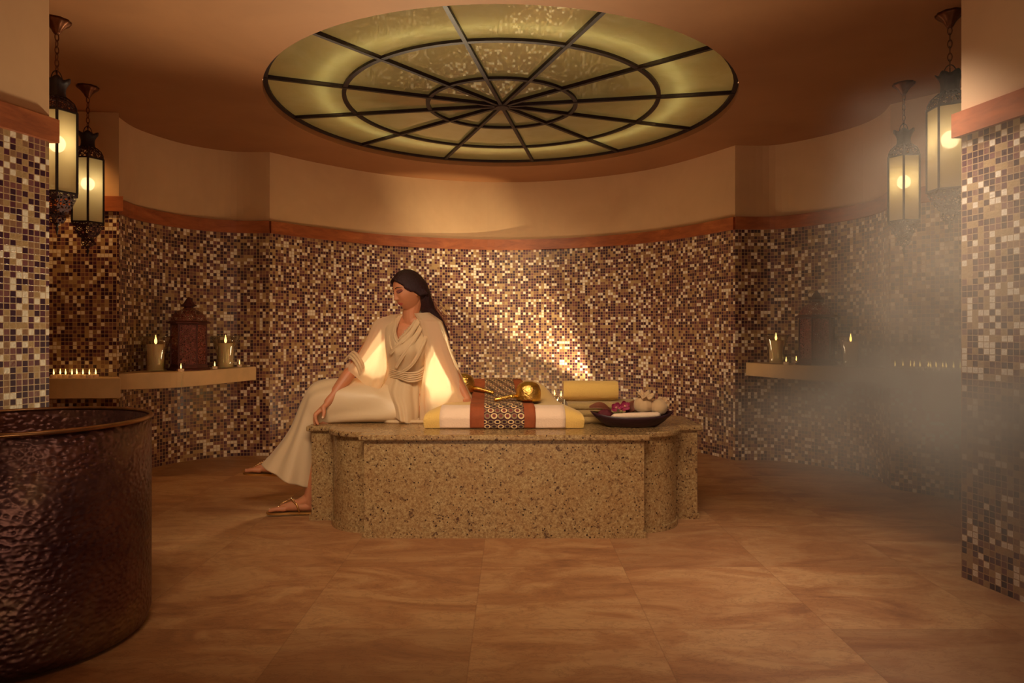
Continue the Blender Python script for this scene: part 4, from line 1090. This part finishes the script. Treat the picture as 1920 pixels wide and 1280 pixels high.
for k in range(26):
    a = random.random(); p0 = P(800 + 8 * a, 545 + 26 * a, 3.90); e = P(812 + 36 * random.random() ** .7 + 4, 592 + 46 * a, 3.92 + random.uniform(-.03, .03)); m1 = (p0 + e) / 2 + Vector((.012 + random.uniform(-.006, .014), 0, -.004))
    pts = [((1 - t) ** 2) * p0 + 2 * t * (1 - t) * m1 + t * t * e for t in [i / 8 for i in range(9)]]; mb.tube(pts, [.0012] * 8 + [.0003], 4)
tag(to_parent(mb.build('loose_strands', M_['hairlit'], smooth=True), person), 'loose backlit brown strands')
# ------------------------------ clothes
def sect(c, ax, a, b, up=None, n=72, fold=0, fk=9, ph=0, sq=1.0, depth=(0, 1, 0)):
    ax = Vector(ax).normalized(); bx = Vector(depth).normalized(); r = []
    for j in range(n):
        t = 2 * PI * j / n; ct = math.cos(t); st = math.sin(t)
        ct = math.copysign(abs(ct) ** sq, ct); st = math.copysign(abs(st) ** sq, st)
        f = 1 + fold * (math.sin(fk * t + ph) + .5 * math.sin((fk * 1.7) // 1 * t + 2.1 * ph))
        r.append(c + ax * (a * ct * f) + bx * (b * st * f))
    return r
def lerp_sections(S, k=6):
    """S: list of dict(c, ax, a, b, fold, ph); smooth interpolation"""
    out = []
    for i in range(len(S) - 1):
        for j in range(k):
            t = j / k; p0 = S[max(i - 1, 0)]; p1 = S[i]; p2 = S[i + 1]; p3 = S[min(i + 2, len(S) - 1)]; d = {}
            for key in p1:
                q0, q1, q2, q3 = p0[key], p1[key], p2[key], p3[key]
                d[key] = (q1 * 2 + (q2 - q0) * t + (q0 * 2 - q1 * 5 + q2 * 4 - q3) * (t * t) + (q1 * 3 - q0 - q2 * 3 + q3) * (t ** 3)) * .5
            out.append(d)
    out.append(S[-1]); return out
def D(px0, py0, px1, py1, d, b, fold=.02, ph=0.0):
    """section whose outline runs from pixel 0 to pixel 1 at depth d, b deep"""
    p = P(px0, py0, d); q = P(px1, py1, d); return dict(c=(p + q) / 2, ax=(p - q) / 2, b=b, fold=fold, ph=ph)
def garment(name, S, mat, parent, cap0=True, cap1=True, fk=9, sq=1.0, k=6, zmin=None, n=80):
    rings = []
    for d in lerp_sections(S, k):
        r = sect(d['c'], d['ax'], d['ax'].length, d['b'], fold=d['fold'], fk=fk, ph=d['ph'], sq=sq, n=n)
        if zmin is not None: r = [Vector((v.x, v.y, max(v.z, zmin))) if v.x > -1.06 and v.y > 3.66 else v for v in r]
        rings.append(r)
    mb = MB(); mb.loft(rings, cap0=cap0, cap1=cap1); o = mb.build(name, mat, smooth=True)
    return to_parent(o, parent)
# skirt: waist, hips, thighs, knee, down to the hem
SK = [D(724, 712, 797, 704, 3.90, .115, .01, 0), D(705, 716, 800, 770, 3.895, .165, .02, .4), D(690, 708, 768, 797, 3.885, .185, .03, 1.0), D(660, 710, 700, 797, 3.87, .180, .036, 1.8),
      D(628, 709, 642, 798, 3.85, .165, .036, 2.6), D(592, 716, 614, 806, 3.835, .150, .026, 3.4), D(572, 745, 614, 812, 3.83, .140, .034, 4.0), D(549, 800, 604, 838, 3.825, .145, .05, 4.6), D(520, 840, 600, 878, 3.82, .150, .065, 5.2), D(498, 863, 594, 911, 3.815, .155, .08, 5.8)]
skirt = garment('skirt', SK, M_['satin'], person, cap0=True, cap1=False, fk=6, sq=.86, zmin=SZ + .002, k=8)
md = skirt.modifiers.new('t', 'SOLIDIFY'); md.thickness = .002
# bodice with a draped V neckline
BD = [D(733, 600, 812, 606, 3.90, .055, .01, 0), D(722, 612, 822, 614, 3.89, .095, .012, .3), D(722, 632, 818, 634, 3.875, .135, .018, .8), D(724, 655, 814, 658, 3.865, .158, .024, 1.6), D(727, 682, 804, 684, 3.88, .135, .03, 2.4), D(726, 703, 798, 704, 3.89, .125, .035, 3.0),
      D(716, 728, 796, 738, 3.885, .160, .035, 3.8), D(730, 752, 794, 768, 3.875, .180, .03, 4.4), D(738, 772, 790, 793, 3.865, .185, .03, 5.0)]
rings = []
for d in lerp_sections(BD, 8):
    rings.append(sect(d['c'], d['ax'], d['ax'].length, d['b'], fold=d['fold'], fk=11, ph=d['ph'], n=120))
mb = MB(); mb.loft(rings, cap0=False, cap1=False)
bod = mb.build('bodice', M_['bodice'], smooth=True)
def inV(v):
    """the open neckline, seen from the front"""
    if v.y > 3.90: return v.z > P(0, 602, 3.95).z and P(745, 0, 3.9).x < v.x < P(800, 0, 3.9).x
    px = 960 + v.x / v.y * F; py = HY - (v.z - 1) / v.y * F
    if py > 637: return False
    t = (637 - py) / 40.0
    return 743 - 4 * t + (0 if t > 0 else 9) < px + 0 < 746 + 36 * t ** 1.15
bm = bmesh.new(); bm.from_mesh(bod.data)
bmesh.ops.delete(bm, geom=[f for f in bm.faces if inV(f.calc_center_median())], context='FACES')
for v in bm.verts: 
    if v.co.x > -1.06: v.co.z = max(v.co.z, SZ + .003)
bm.to_mesh(bod.data); bm.free(); to_parent(bod, person); md = bod.modifiers.new('t', 'SOLIDIFY'); md.thickness = .002
# folded collar bands falling from the shoulders to the point of the V
mb = MB()
def band(pts, r):
    q = [P(*p) for p in pts]; q2 = [Vector(v) for v in spline([tuple(x) for x in q], 6)]
    N = len(q2); rings = []
    for i, c in enumerate(q2):
        t = (q2[min(i + 1, N - 1)] - q2[max(i - 1, 0)]).normalized(); s = t.cross(Vector((0, 1, 0))).normalized(); w_ = r * (1 - .45 * i / N)
        rings.append([c + s * (w_ * math.cos(a)) + Vector((0, 1, 0)) * (.006 * math.sin(a) + .003 * math.sin(3 * a + i * .2)) for a in [2 * PI * j / 16 for j in range(16)]])
    mb.loft(rings)
band([(789, 590, 3.855), (779, 606, 3.80), (767, 624, 3.755), (753, 640, 3.725), (741, 652, 3.72), (731, 664, 3.74)], .015)
band([(794, 588, 3.86), (786, 600, 3.80), (775, 618, 3.76), (764, 634, 3.735), (754, 644, 3.722)], .017)
band([(797, 595, 3.85), (790, 612, 3.785), (778, 634, 3.735), (764, 654, 3.712), (752, 672, 3.715), (742, 690, 3.74)], .015)
band([(805, 606, 3.83), (801, 624, 3.775), (792, 648, 3.733), (780, 672, 3.725), (765, 690, 3.735), (744, 702, 3.76)], .014)
band([(752, 589, 3.87), (745, 603, 3.83), (740, 620, 3.775), (741, 634, 3.745), (748, 643, 3.725), (757, 640, 3.722)], .012)
band([(742, 592, 3.90), (735, 610, 3.84), (730, 632, 3.79), (733, 650, 3.75), (742, 662, 3.732), (752, 664, 3.722)], .012)
band([(785, 591, 3.845), (777, 604, 3.798), (768, 616, 3.762), (757, 628, 3.738), (747, 638, 3.730)], .009)
band([(744, 596, 3.85), (741, 612, 3.79), (742, 627, 3.752), (747, 639, 3.730)], .008)
for k in range(5): band([(797 - k, 688 + 5 * k, 3.80), (783, 697 + 4 * k, 3.757), (766, 699 + 4 * k, 3.745), (748, 697 + 3 * k, 3.75), (730, 691 + 4 * k, 3.81)], .007)
to_parent(mb.build('collar_folds', M_['bodice'], smooth=True), person)
# sheer sleeves
SLv = [D(776, 588, 806, 586, 3.86, .060, .01, 0), D(784, 600, 826, 600, 3.85, .070, .012, .3), D(786, 603, 830, 606, 3.845, .078, .015, .5), D(792, 628, 838, 630, 3.835, .084, .02, .8), D(796, 655, 845, 655, 3.825, .084, .025, 1.3), D(797, 685, 857, 685, 3.82, .078, .03, 1.9), D(793, 715, 868, 714, 3.81, .072, .035, 2.6), D(789, 745, 881, 742, 3.80, .068, .04, 3.3), D(788, 785, 891, 764, 3.775, .066, .045, 4.0)]
sv = garment('sleeve', SLv, M_['sheer'], person, cap0=False, cap1=False, fk=8, k=6, sq=.6)
SRv = [D(730, 592, 758, 588, 3.90, .055, .01, 0), D(704, 602, 750, 602, 3.925, .070, .01, .3), D(692, 628, 734, 632, 3.90, .076, .015, .6), D(678, 655, 732, 662, 3.865, .078, .02, 1.4), D(661, 676, 730, 694, 3.83, .074, .03, 2.2), D(652, 682, 722, 718, 3.81, .066, .045, 3.0), D(650, 688, 712, 738, 3.80, .056, .05, 3.6)]
sv2 = garment('sleeve', SRv, M_['sheer'], person, cap0=False, cap1=False, fk=8, k=6, sq=.6)
mb = MB(); 
pts = [P(647, 676, 3.80), P(655, 668, 3.77), P(664, 676, 3.745), P(672, 690, 3.74), P(676, 706, 3.755)]
for k in range(3): mb.tube([Vector(v) + Vector((.010 * k, .005 * k, .012 * k)) for v in spline([tuple(x) for x in pts], 5)], .008, 8)
to_parent(mb.build('sleeve_hem', M_['bodice'], smooth=True), person)
# hem of the tunic lying gathered on the slab
mb = MB(); random.seed(2)
for k in range(7):
    x0 = 716 + 8 * k; mb.tube([Vector((v[0], v[1], max(v[2], SZ + .009))) for v in spline([tuple(P(x0, 772 + 2 * k % 5, 3.80)), tuple(P(x0 + 4, 786, 3.755)), tuple(P(x0 + 14, 794, 3.715)), tuple(P(x0 + 30, 792 + k % 3, 3.72)), tuple(P(x0 + 38, 786, 3.77))], 5)], .010, 8)
to_parent(mb.build('gathered_hem', M_['bodice'], smooth=True), person)
# sandals
for (base, f, s, up, L) in (footS, footC):
    mb = MB(); top = []; n = 20
    outl = [(-.045, .018), (-.055, 0), (-.045, -.018), (0, -.028), (.5 * L, -.030), (.78 * L, -.042), (1.0 * L, -.038), (1.10 * L, -.010), (1.06 * L, .018), (.85 * L, .036), (.5 * L, .030), (0, .026)]
    ol_ = [Vector(v) for v in spline([(a, b, 0) for a, b in outl] + [(outl[0][0], outl[0][1], 0)], 4)][:-1]
    r0 = [base + f * v.x + s * v.y - up * .010 for v in ol_]; r1 = [base + f * v.x + s * v.y + up * .001 for v in ol_]
    mb.loft([r0, r1]); sd = mb.build('sandal', M_['gold']); tag(to_parent(sd, person), 'gold flat thong sandal')
    mb = MB(); c0 = base + f * (.86 * L) + s * -.017 + up * .006; c1 = base + f * (.72 * L) + s * -.006 + up * .046; c2 = base + f * (.48 * L) + up * .066
    mb.tube([c0, c1, c2], .0035, 8); 
    mb.tube([c2, base + f * (.30 * L) + s * .030 + up * .045, base + f * (.22 * L) + s * .031 + up * .0], .005, 8); mb.tube([c2, base + f * (.30 * L) - s * .030 + up * .045, base + f * (.22 * L) - s * .031 + up * .0], .005, 8)
    st = mb.build('strap', M_['gold'], smooth=True); st.parent = sd
    mb = MB()
    for k in range(9):
        t = k / 8; mb.ball((c0 * (1 - t) ** 2 + c1 * 2 * t * (1 - t) + c2 * t * t) + up * .005, .0042, 5)
    for k in range(4):
        for g in (-1, 1): mb.ball(c2.lerp(base + f * (.30 * L) + s * g * .030 + up * .045, k / 5) + up * .004, .004, 5)
    bd = mb.build('beads', M_['gem'], smooth=True); bd.parent = sd
    for e in (st, bd): e.matrix_parent_inverse = Matrix.Identity(4)

# ------------------------------------------------------------------ steam
def steam_mat(name, dens, color, fn):
    t = NT(name); t.t.nodes.remove(t.bsdf); v = t.obj()
    sp = t.n('ShaderNodeSeparateXYZ'); t.l(v, sp.inputs[0])
    vs = t.n('ShaderNodeVolumePrincipled'); vs.inputs['Color'].default_value = color; vs.inputs['Anisotropy'].default_value = .25
    t.l(t.math('MULTIPLY', fn(t, v, sp), dens), vs.inputs['Density']); t.l(vs.outputs[0], t.out.inputs['Volume']); return t.m
def cloud(t, v, sp):
    x, y, z = sp.outputs[0], sp.outputs[1], sp.outputs[2]
    wn = t.noise(t.mapping(v, (1, .7, 1.1), (0, R(28), 0)), 1.7, 4, .55, .7)
    # a wisp blowing in from the right: its middle rises from the shelf towards the right pier
    mid = t.math('MULTIPLY_ADD', x, .26, .26); off = t.math('SUBTRACT', z, mid)
    wisp = t.math('POWER', 2.718, t.math('MULTIPLY', t.math('POWER', t.math('ABSOLUTE', t.math('DIVIDE', off, .16)), 2.0), -1.0))
    grow = t.math('SMOOTH_MIN', t.math('MULTIPLY', t.math('MAXIMUM', t.math('SUBTRACT', x, .85), 0.0), .9), 1.0, .2)
    base = t.math('MULTIPLY', t.math('MAXIMUM', t.math('SUBTRACT', x, 1.22), 0.0), 1.15)
    top = t.math('POWER', 2.718, t.math('MULTIPLY', t.math('POWER', t.math('ABSOLUTE', t.math('DIVIDE', t.math('SUBTRACT', z, .95), .66)), 2.0), -1.0))
    n2 = t.math('MULTIPLY', t.math('SUBTRACT', wn, .36), 4.0, clamp=True)
    a = t.math('MULTIPLY', t.math('MULTIPLY', base, top), t.math('ADD', n2, .12))
    b = t.math('MULTIPLY', t.math('MULTIPLY', wisp, grow), t.math('MULTIPLY_ADD', n2, .7, .3))
    yy = t.math('MULTIPLY', t.math('SUBTRACT', 4.3, y), 3.0, clamp=True)
    near = t.math('MULTIPLY_ADD', t.math('SUBTRACT', 3.1, y, clamp=True), 1.5, .5); a = t.math('MULTIPLY', a, near)
    return t.math('MULTIPLY', t.math('ADD', a, t.math('MULTIPLY', b, 1.9)), yy)
mb = MB(); mb.box(.55, 2.38, 1.55, 4.15, .02, 1.98)
st = mb.build('steam', steam_mat('steam', 1.5, (1, .84, .69, 1), cloud), loc=(0, 0, 0))
tag(st, 'grey steam drifting in over the right wall, shelf and pier', 'steam', kind='stuff')
